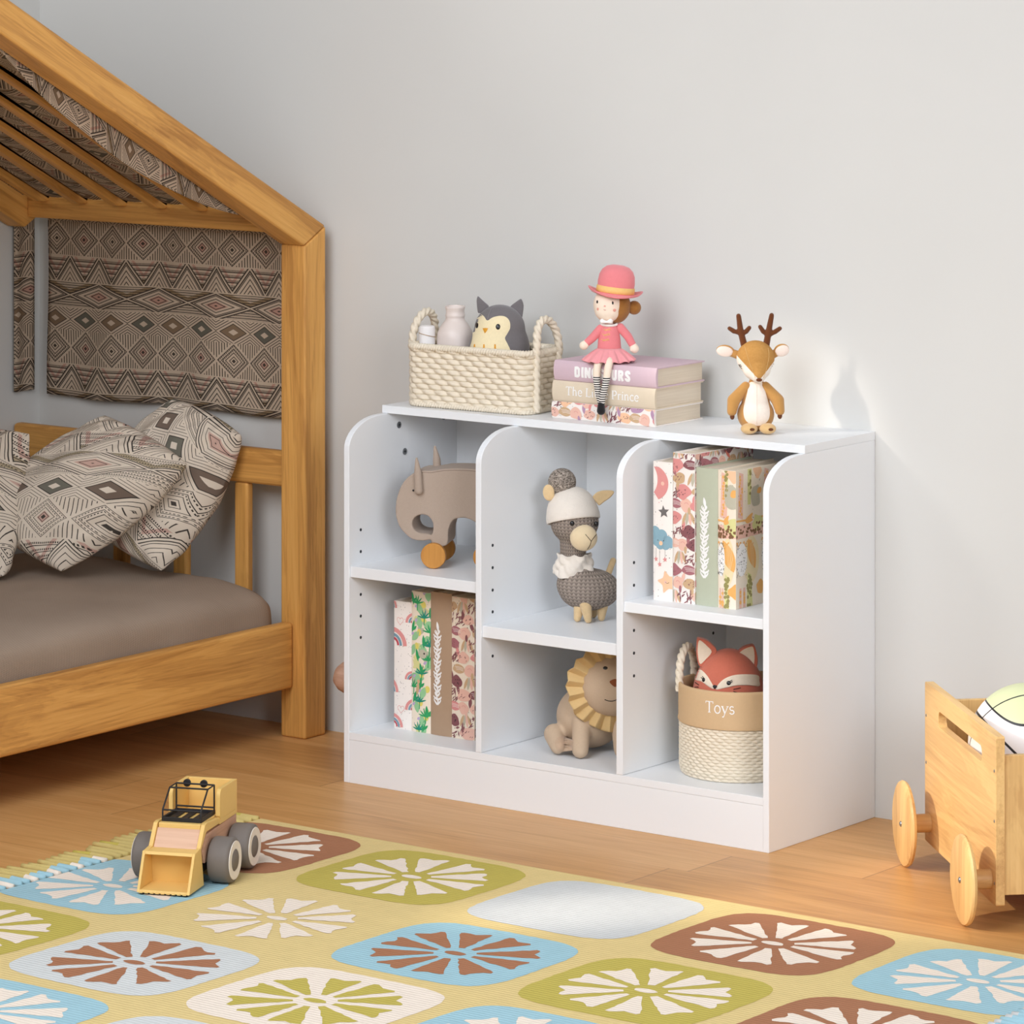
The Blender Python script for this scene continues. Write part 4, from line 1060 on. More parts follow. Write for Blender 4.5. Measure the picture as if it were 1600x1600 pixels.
# owl
F = Face(777, 520, 789)
owl = thing('owl_plush', 'round grey plush owl with a cream heart-shaped face in the wicker basket', 'soft toy', (-.2780, -.1520, H + .0064), YAW)
GREY, CRM, ORG = plush('grey_velour', (118, 113, 114)), plush('cream_felt', (240, 224, 184), .1), plain('orange_felt', (224, 158, 48), .8)
oz = .8800 - H - .0064          # height of the photo's (777, 520) above the owl's base
class Up(Face):
    def __init__(s, a0, b0, k, z0): Face.__init__(s, a0, b0 + z0*k, k); s.t = (b0+155)/6344; s.dep = math.atan(s.t); s.v = V((0, sin(s.dep), cos(s.dep))); s.d = -(s.u.cross(s.v))
F = Up(777, 520, 789, oz)
bm = NB(); ell(bm, (0, 0, .108), (.0610, .0530, .075), nu=40, nv=28); ell(bm, (0, 0, .060), (.0590, .0530, .0595), nu=40, nv=28); ell(bm, (.001, 0, .1500), (.0510, .0460, .0500), nu=40, nv=28)
bm = remesh(bm, .004, 8); T_ = skin(bm); ob = obj('body', bm, GREY, owl, smooth=180)
O5 = ((600, 440), 1/5.333)
F.patch('face', CRM, T_, owl, [(845, 322), (815, 285), (775, 270), (735, 300), (712, 350), (704, 410), (702, 470), (690, 520), (676, 570), (690, 640), (850, 690), (1000, 650), (1034, 575), (1015, 520), (992, 470), (1012, 430), (1034, 385), (1030, 330), (1000, 294), (950, 284), (890, 297)], *O5, rings=8)
F.dot('eye', EYE, T_, owl, 600+757/5.333, 440+362/5.333, 2.9, 4.6, .002); F.dot('eye', EYE, T_, owl, 600+934/5.333, 440+375/5.333, 3.8, 4.7, .002)
F.patch('beak', ORG, T_, owl, [(806, 386), (830, 384), (854, 386), (840, 412), (826, 430), (816, 410)], *O5, off=.0028, rings=3, smooth_outline=0)
for x0 in (740, 818, 910): F.patch('feather_mark', ORG, T_, owl, [(x0-6, 518), (x0+6, 518), (x0+9, 560), (x0-9, 560)], *O5, off=.002, rings=3, smooth_outline=0)
F.stitch('head_seam', plain('grey_seam', (150, 146, 146), .9), T_, owl, [[(846, 315), (862, 260), (885, 215), (915, 178)]], .0005, *O5)
for pts in ([(764, 262), (752, 150), (764, 112), (800, 148), (860, 200), (840, 250)], [(1030, 205), (1080, 168), (1126, 134), (1152, 190), (1134, 310), (1080, 290)]):
    bm = NB(); q = F.uv(pts, *O5); c3 = [(x, z + .0) for x, z in q]
    prism(bm, c3, .002, .016, lambda p, z, a: (p, a, z - F.t*a*0)); bmesh.ops.subdivide_edges(bm, edges=bm.edges, cuts=1)
    obj('ear', bm, GREY, owl, smooth=180, bevel=.003, sub=1)

# ------------------------------------------------ deer
F = Face(1181, 676, 829)
deer = thing('deer_plush', 'brown plush deer with dark antlers standing on the right of the bookcase top', 'soft toy', (.3278, -.1491, H + .0004), YAW)
DBR = plush('caramel_velour', (190, 140, 78)); DCR = plush('deer_cream', (240, 226, 212), .12); DDK = plush('antler_brown', (104, 58, 30)); DPI = plush('ear_pink', (238, 220, 208), .1)
O7 = ((1090, 470), 1/7.273)
bm = NB(); ell(bm, (0, .002, .034), (.0355, .0300, .0335)); ell(bm, (0, .003, .062), (.0270, .0240, .034)); ell(bm, (.001, .004, .090), (.0150, .0140, .018))
bm = remesh(bm, .0025, 5); T_ = skin(bm); obj('body', bm, DBR, deer, smooth=180)
F.patch('belly_patch', DCR, T_, deer, [(588, 935), (660, 925), (735, 935), (770, 1050), (800, 1160), (815, 1260), (800, 1350), (740, 1410), (665, 1422), (590, 1405), (530, 1345), (515, 1255), (530, 1160), (560, 1050)], *O7, off=.0014)
F.stitch('belly_seam', DPI, T_, deer, [[(664, 960), (664, 1150), (664, 1400)]], .0004, *O7, off=.002)
for sx_, a, b_, c_, h_ in ((-1, (1165, 604), (1146, 626), (1143, 643), (1143.5, 651)), (1, (1196, 604), (1215, 626), (1218, 642), (1218, 650))):
    bm = NB(); p = [F.P(*a, -.002), F.P(*b_, -.008), F.P(*c_, -.012)]
    caps(bm, p[0], p[1], .0095, .0125); caps(bm, p[1], p[2], .0125, .0095); bm = remesh(bm, .002, 4); arm = obj('arm', bm, DBR, deer, smooth=180)
    bm = NB(); ell(bm, F.P(*h_, -.013), (.0045, .0045, .0062)); obj('hoof', bm, DDK, arm, smooth=180)
for a in (1170.5, 1199.5):
    bm = NB(); c = V(((a-1181)/829 - .0015, -.026, .0104)); ell(bm, c, (.0160, .0170, .0103)); tr = skin(bm); ft = obj('foot', bm, plush('paw_tan', (216, 178, 124)), deer, smooth=180)
    F.dot('sole_mark', DDK, tr, ft, a + 3, 671.6, 4.0, 2.4)
hd = NB(); ell(hd, (-.0005, 0, .1405), (.0362, .0330, .0335), nu=36, nv=24); ell(hd, (.0035, -.022, .1120), (.0150, .0190, .0165), nu=30, nv=20); ell(hd, (.001, -.012, .1220), (.0270, .0240, .0230), nu=30, nv=20)
hd = remesh(hd, .0022, 8)
HM, nt, b = newmat('deer_head', .9, .15); v = coords(nt); X, Y, Z = xyz(nt, v)
wh = (Z - .1085).lt(((X - .004).ab() - .0045) * 1.06) * Y.lt(.012)
nz = noisen(nt, v, 260, 3)
nt.links.new(mixc(nt, wh, mixc(nt, nz, lin((178, 128, 66)), lin((202, 152, 88))), lin((243, 232, 220))), b.inputs['Base Color']); bump(nt, b, noisen(nt, v, 900, 3), .25, .001)
T_ = skin(hd); head = obj('head', hd, HM, deer, smooth=180)
F.stitch('head_seam', plain('tan_seam', (222, 184, 124), .9), T_, head, [[(530, 515), (560, 640), (600, 760), (645, 880)], [(795, 540), (800, 640), (770, 780), (735, 880)]], .0004, *O7)
bm = NB(); ell(bm, F.P(1184.3, 594.3, -.0395), (.0058, .0035, .0034)); obj('nose', bm, DDK, head, smooth=180)
F.stitch('closed_eye', EYE, T_, head, [[(464, 722), (475, 745), (500, 772)], [(478, 742), (496, 746)], [(470, 735), (484, 727)]], .00055, *O7)
F.stitch('closed_eye', EYE, T_, head, [[(862, 716), (858, 745), (846, 774)], [(858, 742), (846, 746)]], .00055, *O7)
for c, rr_, rot in (((1133.5, 548), (.0172, .0048, .0112), .12), ((1221.5, 547), (.0148, .0048, .0118), -.28)):
    bm = NB(); p = F.P(*c, .006); ell(bm, p, rr_, (0, rot, 0)); er = obj('ear', bm, DBR, head, smooth=180)
    bm = NB(); ell(bm, p + V((-.0012 if c[0] < 1181 else .0012, -.0022, -.0010)), (rr_[0]*.93, .0036, rr_[2]*.90), (0, rot, 0)); obj('inner_ear', bm, DPI, er, smooth=180)
    bm = NB(); caps(bm, p + V((0, .004, 0)), F.P(1152 if c[0] < 1181 else 1208, 554, .010), .0070, .0080); 
    obj('ear_base', bm, DBR, er, smooth=180)
for stem_, br in (([(1164.5, 545), (1157.5, 518), (1154.2, 493.5)], [[(1156.5, 520), (1147, 517.5), (1140, 513)], [(1159, 522), (1166, 518), (1171, 512)]]),
                  ([(1196.5, 545), (1201.5, 517), (1206, 492.5)], [[(1199.5, 523), (1193, 518), (1188, 510.5)], [(1202, 523), (1211, 518.5), (1219, 513)]])):
    bm = NB()
    for a, b_, r0, r1 in zip(stem_, stem_[1:], (.0068, .0060), (.0060, .0048)): caps(bm, F.P(*a, .004), F.P(*b_, .004), r0, r1)
    for q in br:
        for a, b_ in zip(q, q[1:]): caps(bm, F.P(*a, .004), F.P(*b_, .004), .0048, .0042)
    obj('antler', remesh(bm, .0013, 4), DDK, head, smooth=180)

# ------------------------------------------------ doll on the books
SKIN_ = plush('doll_skin', (246, 228, 208), .06, 900, .03, .1); PNK = plush('pink_felt', (232, 134, 138), .1, 700, .04); PNKL = plush('pink_tulle', (238, 158, 162), .1, 600, .05); HAIR = plush('brown_hair', (160, 108, 52), .4, 500, .2)
GOLD = plain('gold_ribbon', (238, 196, 120), .6, .4, .2, 600, .12); WHT = plain('white_ribbon', (248, 244, 240), .8)
doll = thing('doll', 'small doll in a pink bowler hat and pink ruffled dress sitting on the stacked books', 'doll', (.0050, -.1735, H + .0003 + .0738 + .0392), YAW)
F = Face(952, 566, 806); O57 = ((840, 400), 1/5.714)
bm = NB(); lathe(bm, [(0, .002), (.020, .002), (.0235, .010), (.0232, .026), (.0215, .045), (.0190, .060), (.0150, .0700), (.0085, .0745), (0, .0750)], 32, (0, 0, 0), sy=.82)
T_ = skin(bm); torso = obj('torso', bm, PNK, doll, smooth=180)
F.stitch('frogging', plain('gold_braid', (236, 190, 120), .7), T_, torso, [[(590+dx-6, 650+dy), (600+dx, 662+dy), (640+dx, 650+dy), (650+dx, 664+dy)] for dx, dy in ((2, 0), (-6, 45), (-14, 92))] + [[(596+dx, 668+dy), (642+dx, 662+dy)] for dx, dy in ((2, 0), (-6, 45), (-14, 92))], .0006, *O57)
bm = NB(); n = 108
def ruf(s, t):
    a = 2*pi*s; r = .0215 + .0275*t**.8 + .0036*t*sin(a*13) + .0015*t*sin(a*29+1); z = .027 - .0235*t + .0016*t*sin(a*13+.9)
    return (r*cos(a), r*.98*sin(a), z)
grid(bm, 156, 14, ruf, wrapu=True); obj('ruffled_skirt', bm, PNKL, doll, smooth=180, solid=.0012)
bm = NB(); lathe(bm, [(0, .0), (.026, .0), (.030, .004), (.024, .018), (0, .02)], 32, sy=.8); obj('seat_pad', bm, PNKL, doll, smooth=180)
for sh, mid, hand in (((938.5, 514), (926, 528), (911, 541)), ((969, 512), (981, 526), (992, 546.5))):
    bm = NB(); y1 = -.006
    p = [F.P(*sh, 0), F.P(*mid, -.004), F.P(*hand, y1)]
    q = p[1].lerp(p[2], .62)
    caps(bm, p[0], p[1], .0088, .0084); caps(bm, p[1], q, .0084, .0074); arm = obj('arm', remesh(bm, .0016, 4), PNK, doll, smooth=180)
    bm = NB(); d = (p[2]-q).normalized(); s_ = 1 if p[2].x > 0 else -1
    caps(bm, q - d*.001, p[2] - d*.002, .0068, .0088)
    caps(bm, p[2] - d*.004 + V((-s_*.004, -.004, 0)), p[2] + d*.001 + V((-s_*.0085, -.004, 0)), .0030, .0024)
    obj('hand', remesh(bm, .0014, 4), SKIN_, arm, smooth=180)
LEG, nt, b = newmat('striped_stocking', .9, .15); X, Y, Z = xyz(nt, coords(nt))
sock = Z.lt(-.0235); st = (Z*228).fr().lt(.5)
nt.links.new(mixc(nt, sock, lin((246, 228, 208)), mixc(nt, st, lin((244, 238, 230)), lin((40, 36, 38)))), b.inputs['Base Color'])
def wl(p):  # world to the doll's own axes
    return Matrix.Rotation(-YAW, 4, 'Z') @ (V(p) - doll.location)
SHO = plush('black_felt', (34, 32, 34), .1)
for pts, ft in (([(-.006, -.182, .8505), (.0040, -.2050, .8490), (.0055, -.2142, .8380), (.0060, -.2165, .8120), (.0110, -.2165, .7860), (.0170, -.2165, .7640)], [(.0170, -.2168, .7660), (.0190, -.2200, .7560)]),
               ([(.0170, -.182, .8505), (.0285, -.2050, .8490), (.0310, -.2142, .8380), (.0290, -.2180, .8120), (.0255, -.2230, .7860), (.0245, -.2270, .7660)], [(.0245, -.2275, .7680), (.0260, -.2300, .7570)])):
    bm = NB(); pl_ = spl([wl(p) for p in pts], 6, False); n = len(pl_)
    tube(bm, pl_, [.0082 - .0024*k/n for k in range(n)], 14); lg = obj('leg', bm, LEG, doll, smooth=180)
    bm = NB(); caps(bm, wl(ft[0]), wl(ft[1]), .0066, .0082); obj('shoe', bm, SHO, lg, smooth=180)
bm = NB(); caps(bm, (0, 0, .070), (0, 0, .086), .0075, .0070); obj('neck', bm, SKIN_, doll, smooth=180)
bm = NB(); ell(bm, (-.0020, 0, .1105), (.0290, .0275, .0330), nu=36, nv=26); ell(bm, (-.0025, -.002, .1000), (.0262, .0250, .0225), nu=36, nv=20); bm = remesh(bm, .002, 6)
T_ = skin(bm); head = obj('head', bm, SKIN_, doll, smooth=180)
bm = NB(); tube(bm, [(.0145*cos(a), .0125*sin(a), .0735 + .0015*sin(a)) for a in [2*pi*k/28 for k in range(28)]], .0026, 8, True); obj('collar', bm, WHT, doll, smooth=180)
bm = NB(); c = F.P(947, 503.5, -.021)
for s_ in (-1, 1):
    caps(bm, c + V((s_*.002, 0, 0)), c + V((s_*.0078, 0, .0012)), .0026, .0050, 12)
ell(bm, c, .0026); obj('bow_tie', bm, WHT, doll, smooth=180)
F.dot('eye', EYE, T_, head, 933, 472.3, 1.25, 2.5); F.dot('eye', EYE, T_, head, 956.8, 474, 1.35, 2.6)
CH = plain('cheek_pink', (236, 168, 150), .9); F.dot('cheek', CH, T_, head, 933.8, 483.5, 1.6, 2.2); F.dot('cheek', CH, T_, head, 959.6, 485.3, 2.5, 2.4)
F.dot('nose', CH, T_, head, 944.4, 479, 1.5, 1.2, .002)
F.stitch('mouth', plain('mouth_red', (190, 96, 84), .8), T_, head, [[(588, 481), (598, 488), (608, 484)]], .0004, *O57)
bm = NB(); ell(bm, (.0105, .0085, .1075), (.0312, .0285, .0340), nu=36, nv=24); hr = obj('hair', bm, HAIR, head, smooth=180)
bm = NB(); ell(bm, F.P(991, 481, .010), (.0135, .0130, .0135)); obj('hair_bun', bm, HAIR, hr, smooth=180)
# hat
hc = F.P(961, 459, 0)
def hat_ring(r, z, a): 
    # the brim dips in front and behind and curls up at the sides
    lift = .0085*max(0, (r-.039)/.014)**1.6*(cos(a)**2) - .0040*max(0, (r-.037)/.016)*(sin(a)**2)
    return V((r*cos(a), r*.86*sin(a), z + lift))
bm = NB(); prof = [(.0001, .0555), (.012, .0550), (.022, .0520), (.0300, .0450), (.0345, .0350), (.0360, .0220), (.0355, .0100), (.0352, .0015), (.0400, .0000), (.0460, -.0002), (.0505, .0012), (.0528, .0016), (.0536, .0002), (.0525, -.0016), (.0505, -.0022), (.0460, -.0030), (.0400, -.0026), (.0345, -.0015), (.0330, .010), (.0330, .030), (.02, .045), (.0001, .050)]
R_ = Matrix.Rotation(radians(6.5), 3, 'Y'); rings = []
for r, z in prof: rings.append([bm.verts.new(hc + R_ @ hat_ring(r, z, 2*pi*k/56)) for k in range(56)])
for A, B in zip(rings, rings[1:]):
    for k in range(56): bm.faces.new((A[k], A[(k+1) % 56], B[(k+1) % 56], B[k]))
hat = obj('bowler_hat', bm, PNK, head, smooth=180)
bm = NB(); rings = []
for r, z in ((.0353, .0015), (.0372, .0022), (.0374, .0070), (.0370, .0132), (.0356, .0140)): rings.append([bm.verts.new(hc + R_ @ V((r*cos(2*pi*k/56), r*.865*sin(2*pi*k/56), z))) for k in range(56)])
for A, B in zip(rings, rings[1:]):
    for k in range(56): bm.faces.new((A[k], A[(k+1) % 56], B[(k+1) % 56], B[k]))
obj('hat_band', bm, GOLD, hat, smooth=180)
# ------------------------------------------------ elephant pull toy
ELT = plush('taupe_linen', (178, 160, 145), .35, 1200, .05, .1)
th_ = radians(27)
ele = thing('elephant_pull_toy', 'taupe elephant pull toy on wooden wheels in the upper left cubby', 'soft toy', (-.3130, -.2120, .4262), th_)
kE = 795*.985; ex = lambda px: (px - 668)/kE; 
EO = [(340, 428), (420, 400), (520, 400), (600, 385), (700, 368), (850, 362), (1000, 366), (1110, 380), (1230, 420), (1330, 500), (1390, 620), (1410, 760), (1405, 900), (1390, 1050), (1375, 1215), (1180, 1225), (1150, 1140), (1120, 1060), (1060, 990), (960, 935), (880, 925), (800, 940), (750, 990), (722, 1090), (705, 1240), (555, 1250), (530, 1180), (545, 1080), (550, 1010), (520, 940), (470, 905), (410, 900), (350, 925), (318, 975), (318, 1030), (345, 1080), (400, 1108), (490, 1112), (522, 1128), (516, 1160), (495, 1188), (340, 1190), (240, 1130), (165, 1040), (128, 930), (120, 830), (140, 700), (190, 570), (260, 480)]
wc = 1352
pts = spl2([((590 + p/7.27 - 668)/kE - .0, (wc - q)/7.27/795 + .0250) for p, q in EO], 3)
yn = -.048
bm = NB(); prism(bm, pts, yn, yn + .082, lambda p, q, a: (p, a, q), caps=True)
EX0 = -.0555
def shiftx(bm, d):
    for v_ in bm.verts: v_.co.x += d
shiftx(bm, EX0)
bm = remesh(bm, .0024, 5)
body = obj('body', bm, ELT, ele, smooth=180)
def ept(p, q, y): return V(((590 + p/7.27 - 668)/kE + EX0, y, (wc - q)/7.27/795 + .0250))
bm = NB(); ctr = [ept(345, 432, yn-.0005), ept(440, 400, yn-.0006), ept(520, 402, yn-.0006), ept(600, 388, yn-.0006), ept(700, 372, yn-.0006), ept(850, 366, yn-.0006), ept(1000, 370, yn-.0006), ept(1110, 384, yn-.0006)]
tube(bm, [p + V((0, .001, -.003)) for p in spl(ctr, 4, False)], .0008, 6); obj('seam', bm, plain('seam_taupe', (140, 122, 110), .9), body, smooth=180)
for (a, b_, c_), y in ((((395, 620), (385, 420), (370, 255)), yn-.006), (((520, 560), (510, 330), (488, 180)), yn+.075)):
    bm = NB(); caps(bm, ept(*a, y), ept(*b_, y), .0085, .0078, 16); caps(bm, ept(*b_, y), ept(*c_, y), .0078, .0026, 16)
    bm = remesh(bm, .0016, 6); 
    obj('ear', bm, ELT, body, smooth=180)
for y in (yn-.0008, yn+.0828):
    bm = NB(); ell(bm, ept(326, 625, y + (.0004 if y < 0 else -.0004)), (.0021, .0016, .0021)); obj('eye', bm, EYE, body, smooth=180)
OAKW = wood('honey_oak', (216, 158, 84), (198, 138, 66), (160, 104, 44), 'z', .5)
for p in (565, 1160):
    for y0, y1 in ((yn-.013, yn-.001), (yn+.083, yn+.095)):
        c = ept(p, wc, 0); bm = NB(); cyl(bm, (c.x, y0, c.z), (c.x, y1, c.z), .0248, n=48); obj('wheel', bm, OAKW, ele, smooth=40, bevel=.0012)
    bm = NB(); cyl(bm, (c.x, yn-.0005, c.z), (c.x, yn+.0825, c.z), .004, n=12); obj('axle', bm, STEEL, ele, smooth=60)

# ------------------------------------------------ alpaca
def knit(name, c0, c1, cx, cy, N_, M_):
    m, nt, b = newmat(name, .95, .1); v = coords(nt); X, Y, Z = xyz(nt, v)
    ang = (Y - cy).m('ARCTAN2', X - cx) / (2*pi)
    u = ang * N_; f = u.fr(); t = ((f - .5).ab() * 2)
    s = (Z * M_ + t * .55).fr(); e = ((s - .5).ab() * 2)
    col = (t * .42 + e * .58)
    k = mixc(nt, col, lin(c0), lin(c1)); nt.links.new(k, b.inputs['Base Color'])
    bump(nt, b, (e.inv() + t.inv()) * .5, .8, .003); return m
F = Face(918, 969, 808)
alp = thing('alpaca_plush', 'knitted grey alpaca with a cream woolly hat and scarf in the upper middle cubby', 'soft toy', (-.0334, -.1924, .3440), YAW)
O6 = ((820, 720), 1/6.156)
FUR = plush('sandy_fleece', (226, 196, 150), .5, 700, .12); FUR2 = plush('cream_fleece', (238, 216, 178), .35, 700, .05); WOOL = plush('cream_wool', (236, 226, 214), .9, 260, .05)
KB = knit('grey_knit_body', (186, 171, 158), (112, 101, 94), 0, 0, 34, 150)
KH = knit('grey_knit_head', (184, 169, 156), (108, 98, 92), -.026, 0, 34, 150)
bm = NB(); ell(bm, F.P(921, 921, .000), (.0600, .0520, .0405), nu=40, nv=28); ell(bm, F.P(905, 913, -.002), (.0440, .0440, .0400), nu=40, nv=28); body = obj('body', remesh(bm, .003, 8), KB, alp, smooth=180)
for a_, e_, y in ((906, 902, -.020), (914.5, 918.5, -.034), (926, 928, .024), (941, 939.5, -.012)):
    bm = NB(); A = F.P(a_, 944, y); B = V(((e_-918)/808, y, .0072))
    caps(bm, A, B, .0125, .0072, 18)
    bmesh.ops.recalc_face_normals(bm, faces=bm.faces)
    for q in bm.verts: q.co.z = max(q.co.z, .0003)
    obj('leg', bm, FUR, alp, smooth=180)
bm = NB(); caps(bm, F.P(951, 896, .020), F.P(958.5, 876, .026), .0062, .0060); obj('tail', bm, FUR, alp, smooth=180)
bm = NB(); ell(bm, F.P(898, 816, 0), (.0470, .0440, .0430), nu=40, nv=26); caps(bm, F.P(896, 838, 0), F.P(895, 885, 0), .0270, .0235, 28); bm = remesh(bm, .0025, 8)
T_ = skin(bm); head = obj('head', bm, KH, alp, smooth=180)
bm = NB(); ell(bm, F.P(911.5, 841, -.038), (.0265, .0210, .0255), nu=32, nv=22); tm = skin(bm); mz = obj('muzzle', bm, FUR2, head, smooth=180)
F.stitch('mouth', plain('mouth_dark', (60, 44, 36), .8), tm, mz, [[(578, 714), (604, 745), (634, 780)], [(684, 714), (660, 745), (634, 780)], [(634, 780), (622, 820), (598, 858)]], .0006, *O6)
for a, b_, y in ((893.5, 819, -.0430), (931.3, 819.5, -.0300)):
    bm = NB(); ell(bm, F.P(a, b_, y), (.0046, .0036, .0050)); obj('eye', bm, EYE, head, smooth=180)
# hat: a dome with a rolled edge, tipped back
hc = F.P(896, 813, .004); bm = NB(); Rm = Matrix.Rotation(radians(-14), 3, 'X') @ Matrix.Rotation(radians(-7), 3, 'Y')
prof = [(.0001, .0660), (.016, .0640), (.030, .0570), (.0420, .0440), (.0490, .0280), (.0528, .0080), (.0530, .0000), (.0505, -.0030), (.0480, .0000), (.0478, .010), (.0430, .030), (.0001, .052)]
rings = []
for r, z in prof: rings.append([bm.verts.new(hc + Rm @ V((r*cos(2*pi*k/48), r*sin(2*pi*k/48), z))) for k in range(48)])
for A, B in zip(rings, rings[1:]):
    for k in range(48): bm.faces.new((A[k], A[(k+1) % 48], B[(k+1) % 48], B[k]))
wh = obj('woolly_hat', bm, WOOL, head, smooth=180, sub=1)
POM, nt, b = newmat('grey_yarn', .95, .1); v = coords(nt)
nt.links.new(ramp(nt, noisen(nt, coords(nt, 'Object', (110, 110, 260)), 1, 3, .6, 2.5), [(.38, (74, 66, 60)), (.5, (168, 154, 142)), (.62, (222, 208, 194))]), b.inputs['Base Color']); bump(nt, b, noisen(nt, v, 500, 3, .6, 2), .9, .003)
bm = NB(); ell(bm, F.P(878.5, 753, .014), (.0272, .0265, .0268), nu=32, nv=22)
obj('pompom', bm, POM, wh, smooth=180)
bm = NB(); ell(bm, F.P(857.3, 770, -.004), (.0112, .0042, .0158), (0, -.10, 0)); er = obj('ear', bm, FUR, head, smooth=180)
bm = NB(); q = spl2(F.uv([(652, 345), (690, 295), (760, 272), (858, 280), (830, 335), (770, 380), (718, 418), (690, 390)], *O6), 4)
prism(bm, q, .004, .012, lambda p, z, a: (p, a, z)); obj('ear', bm, FUR, head, smooth=60, bevel=.0025)
# scarf
bm = NB()
def scarf(s, t):
    a = 2*pi*s; r = .0272 + .0100*t + .0026*sin(a*5+t*7) + .0016*sin(a*9 - t*11)
    return V(((897-918)/808 + .0012*t + r*1.06*cos(a), r*sin(a), (969-866)/808 - t*.0400 - .006*(1-sin(a))*.4*t + .0045*cos(a)*t*-1 + .0016*sin(a*7+t*9)))
grid(bm, 70, 22, scarf, wrapu=True); obj('scarf', bm, WOOL, alp, smooth=180, solid=.0035)

# ------------------------------------------------ lion
F = Face(907, 1187, 820); O8 = ((850, 1000), 1/8)
lion = thing('lion_plush', 'beige plush lion with a pleated mustard mane in the lower middle cubby', 'soft toy', (.0278, -.2998, .0999), YAW)
LFUR = plush('beige_linen', (200, 176, 150), .35, 1100, .05, .1); MANE = plush('mustard_linen', (216, 184, 130), .3, 1100, .05, .1)
bm = NB(); ell(bm, (.020, .105, .062), (.0650, .0750, .0600), nu=40, nv=26); ell(bm, (.030, .088, .080), (.0480, .0450, .0560), nu=36, nv=24)
caps(bm, (.004, .058, .082), (.0000, .010, .016), .0195, .0165, 24); caps(bm, (.075, .058, .082), (.080, .010, .016), .0195, .0165, 24)
caps(bm, (-.050, .072, .034), (-.043, .038, .0165), .0200, .0145, 24); caps(bm, (.110, .070, .034), (.118, .036, .0165), .0200, .0150, 24)
bm = remesh(bm, .0035, 8)
for q in bm.verts: q.co.z = max(q.co.z, .0006)
T_ = skin(bm); body = obj('body', bm, LFUR, lion, smooth=180)
F.patch('paw_sole', plush('beige_sole', (196, 168, 142), .2), T_, lion, [(230+95*cos(t), 1300+98*sin(t)) for t in [2*pi*k/14 for k in range(14)]], *O8)
# head: a flattened round cushion, turned a little to the right
HC = F.P(958, 1072, .0260); yawl = .10
Rh = Matrix.Rotation(yawl, 3, 'Z') @ Matrix.Rotation(radians(3), 3, 'X')
bm = NB(); ell(bm, (0, 0, 0), (.0590, .0340, .0575), nu=44, nv=30)
for q in bm.verts: q.co = HC + Rh @ q.co
T_ = skin(bm); head = obj('head', bm, LFUR, lion, smooth=180)
bm = NB()
def mane(s, t):
    a = 2*pi*s; n_ = 19; ph = s*n_; w = ((ph % 1) - .5)
    pl_ = (.5 - abs(w))*2
    r = .0530 + .0375*t + .0012*sin(a*7)*t - .0035*t*(1-pl_)
    y = -.006 + .004*t + (.0130*t + .004)*(pl_-.5) + .003*t*sin(a*5)
    rz = r if sin(a) < 0 else r*(1 - .055*t*sin(a))
    return HC + Rh @ V((r*cos(a), y, rz*sin(a)*.975))
grid(bm, 300, 10, mane, wrapu=True); obj('pleated_mane', bm, MANE, head, smooth=60, solid=.0016)
F.dot('eye', EYE, T_, head, 850+767/8, 1000+352/8, 3.6, 2.7); F.dot('eye', EYE, T_, head, 850+1010/8, 1000+365/8, 3.2, 2.7)
F.patch('nose', plush('rust_felt', (140, 80, 48), .2), T_, head, [(818, 525), (850, 500), (890, 490), (940, 502), (955, 530), (925, 565), (890, 590), (848, 565)], *O8, off=.003)
F.stitch('mouth', EYE, T_, head, [[(757, 747), (800, 762), (850, 766), (900, 752), (940, 735)]], .0008, *O8)

# ------------------------------------------------ round toy basket with fox
F = Face(1155, 1205, 831); O61 = ((1040, 980), 1/6.153)
tb = thing('toy_basket', 'round cream woven basket with a tan cuff lettered Toys in the lower right cubby', 'basket', (.3258, -.2025, .0998), YAW)
R0 = .1115
bm = NB()
def wv(s, t):
    rows = 19; st = 40; rw = t*rows; ri = int(min(rows-1, rw)); f = rw-ri
    over = .5 + .5*cos(2*pi*(s*st + .5*(ri % 2) + (f-.5)*.25)); prof = max(0, 1-(2*f-1)**2)**.5
    r = R0 - .0010 + .0030*(prof*(.08+1.1*over)-.4) - .004*max(0, .12-t)/.12
    return (r*cos(2*pi*s), r*sin(2*pi*s), .0008 + .1080*t)
grid(bm, 480, 114, wv, wrapu=True); obj('woven_wall', bm, WICK, tb, smooth=180, solid=.002)
bm = NB(); cyl(bm, (0, 0, .001), (0, 0, .004), R0-.004, n=64); obj('woven_base', bm, WICK, tb)
CUF = plain('tan_canvas', (208, 176, 136), .8, .2, .12, 700, .04)
bm = NB(); lathe(bm, [(R0+.0010, .099), (R0+.0034, .0985), (R0+.0042, .102), (R0+.0030, .106), (R0+.0030, .164), (R0+.0018, .1685), (R0-.0010, .1695), (R0-.0040, .167), (R0-.0048, .150), (R0-.0050, .109), (R0-.0024, .1085), (R0+.0005, .103)], 96); cuff = obj('cuff', bm, CUF, tb, smooth=60)
bm = NB(); x = -.0725; sz = .0300; Rt = R0 + .0034
for g in 'Toys':
    sw, L = FONT[g]
    for pts, wd in L:
        pts = [p for a, b_ in zip(pts, pts[1:]) for p in ([a, tuple((a[i]+b_[i])/2 for i in (0, 1))] if len(pts) < 4 else [a])] + [pts[-1]]
        for c_, l_, quad in strokes('white', 0, [(x + p*sz*.90, .1295 + q*sz) for p, q in pts], wd*sz*.85):
            vs = []
            for s_, z_ in quad:
                a = s_/Rt; vs.append(bm.verts.new((Rt*sin(a), -Rt*cos(a), z_)))
            bm.faces.new(vs)
    x += sw*sz*.90
obj('lettering', bm, PC['white'], cuff)
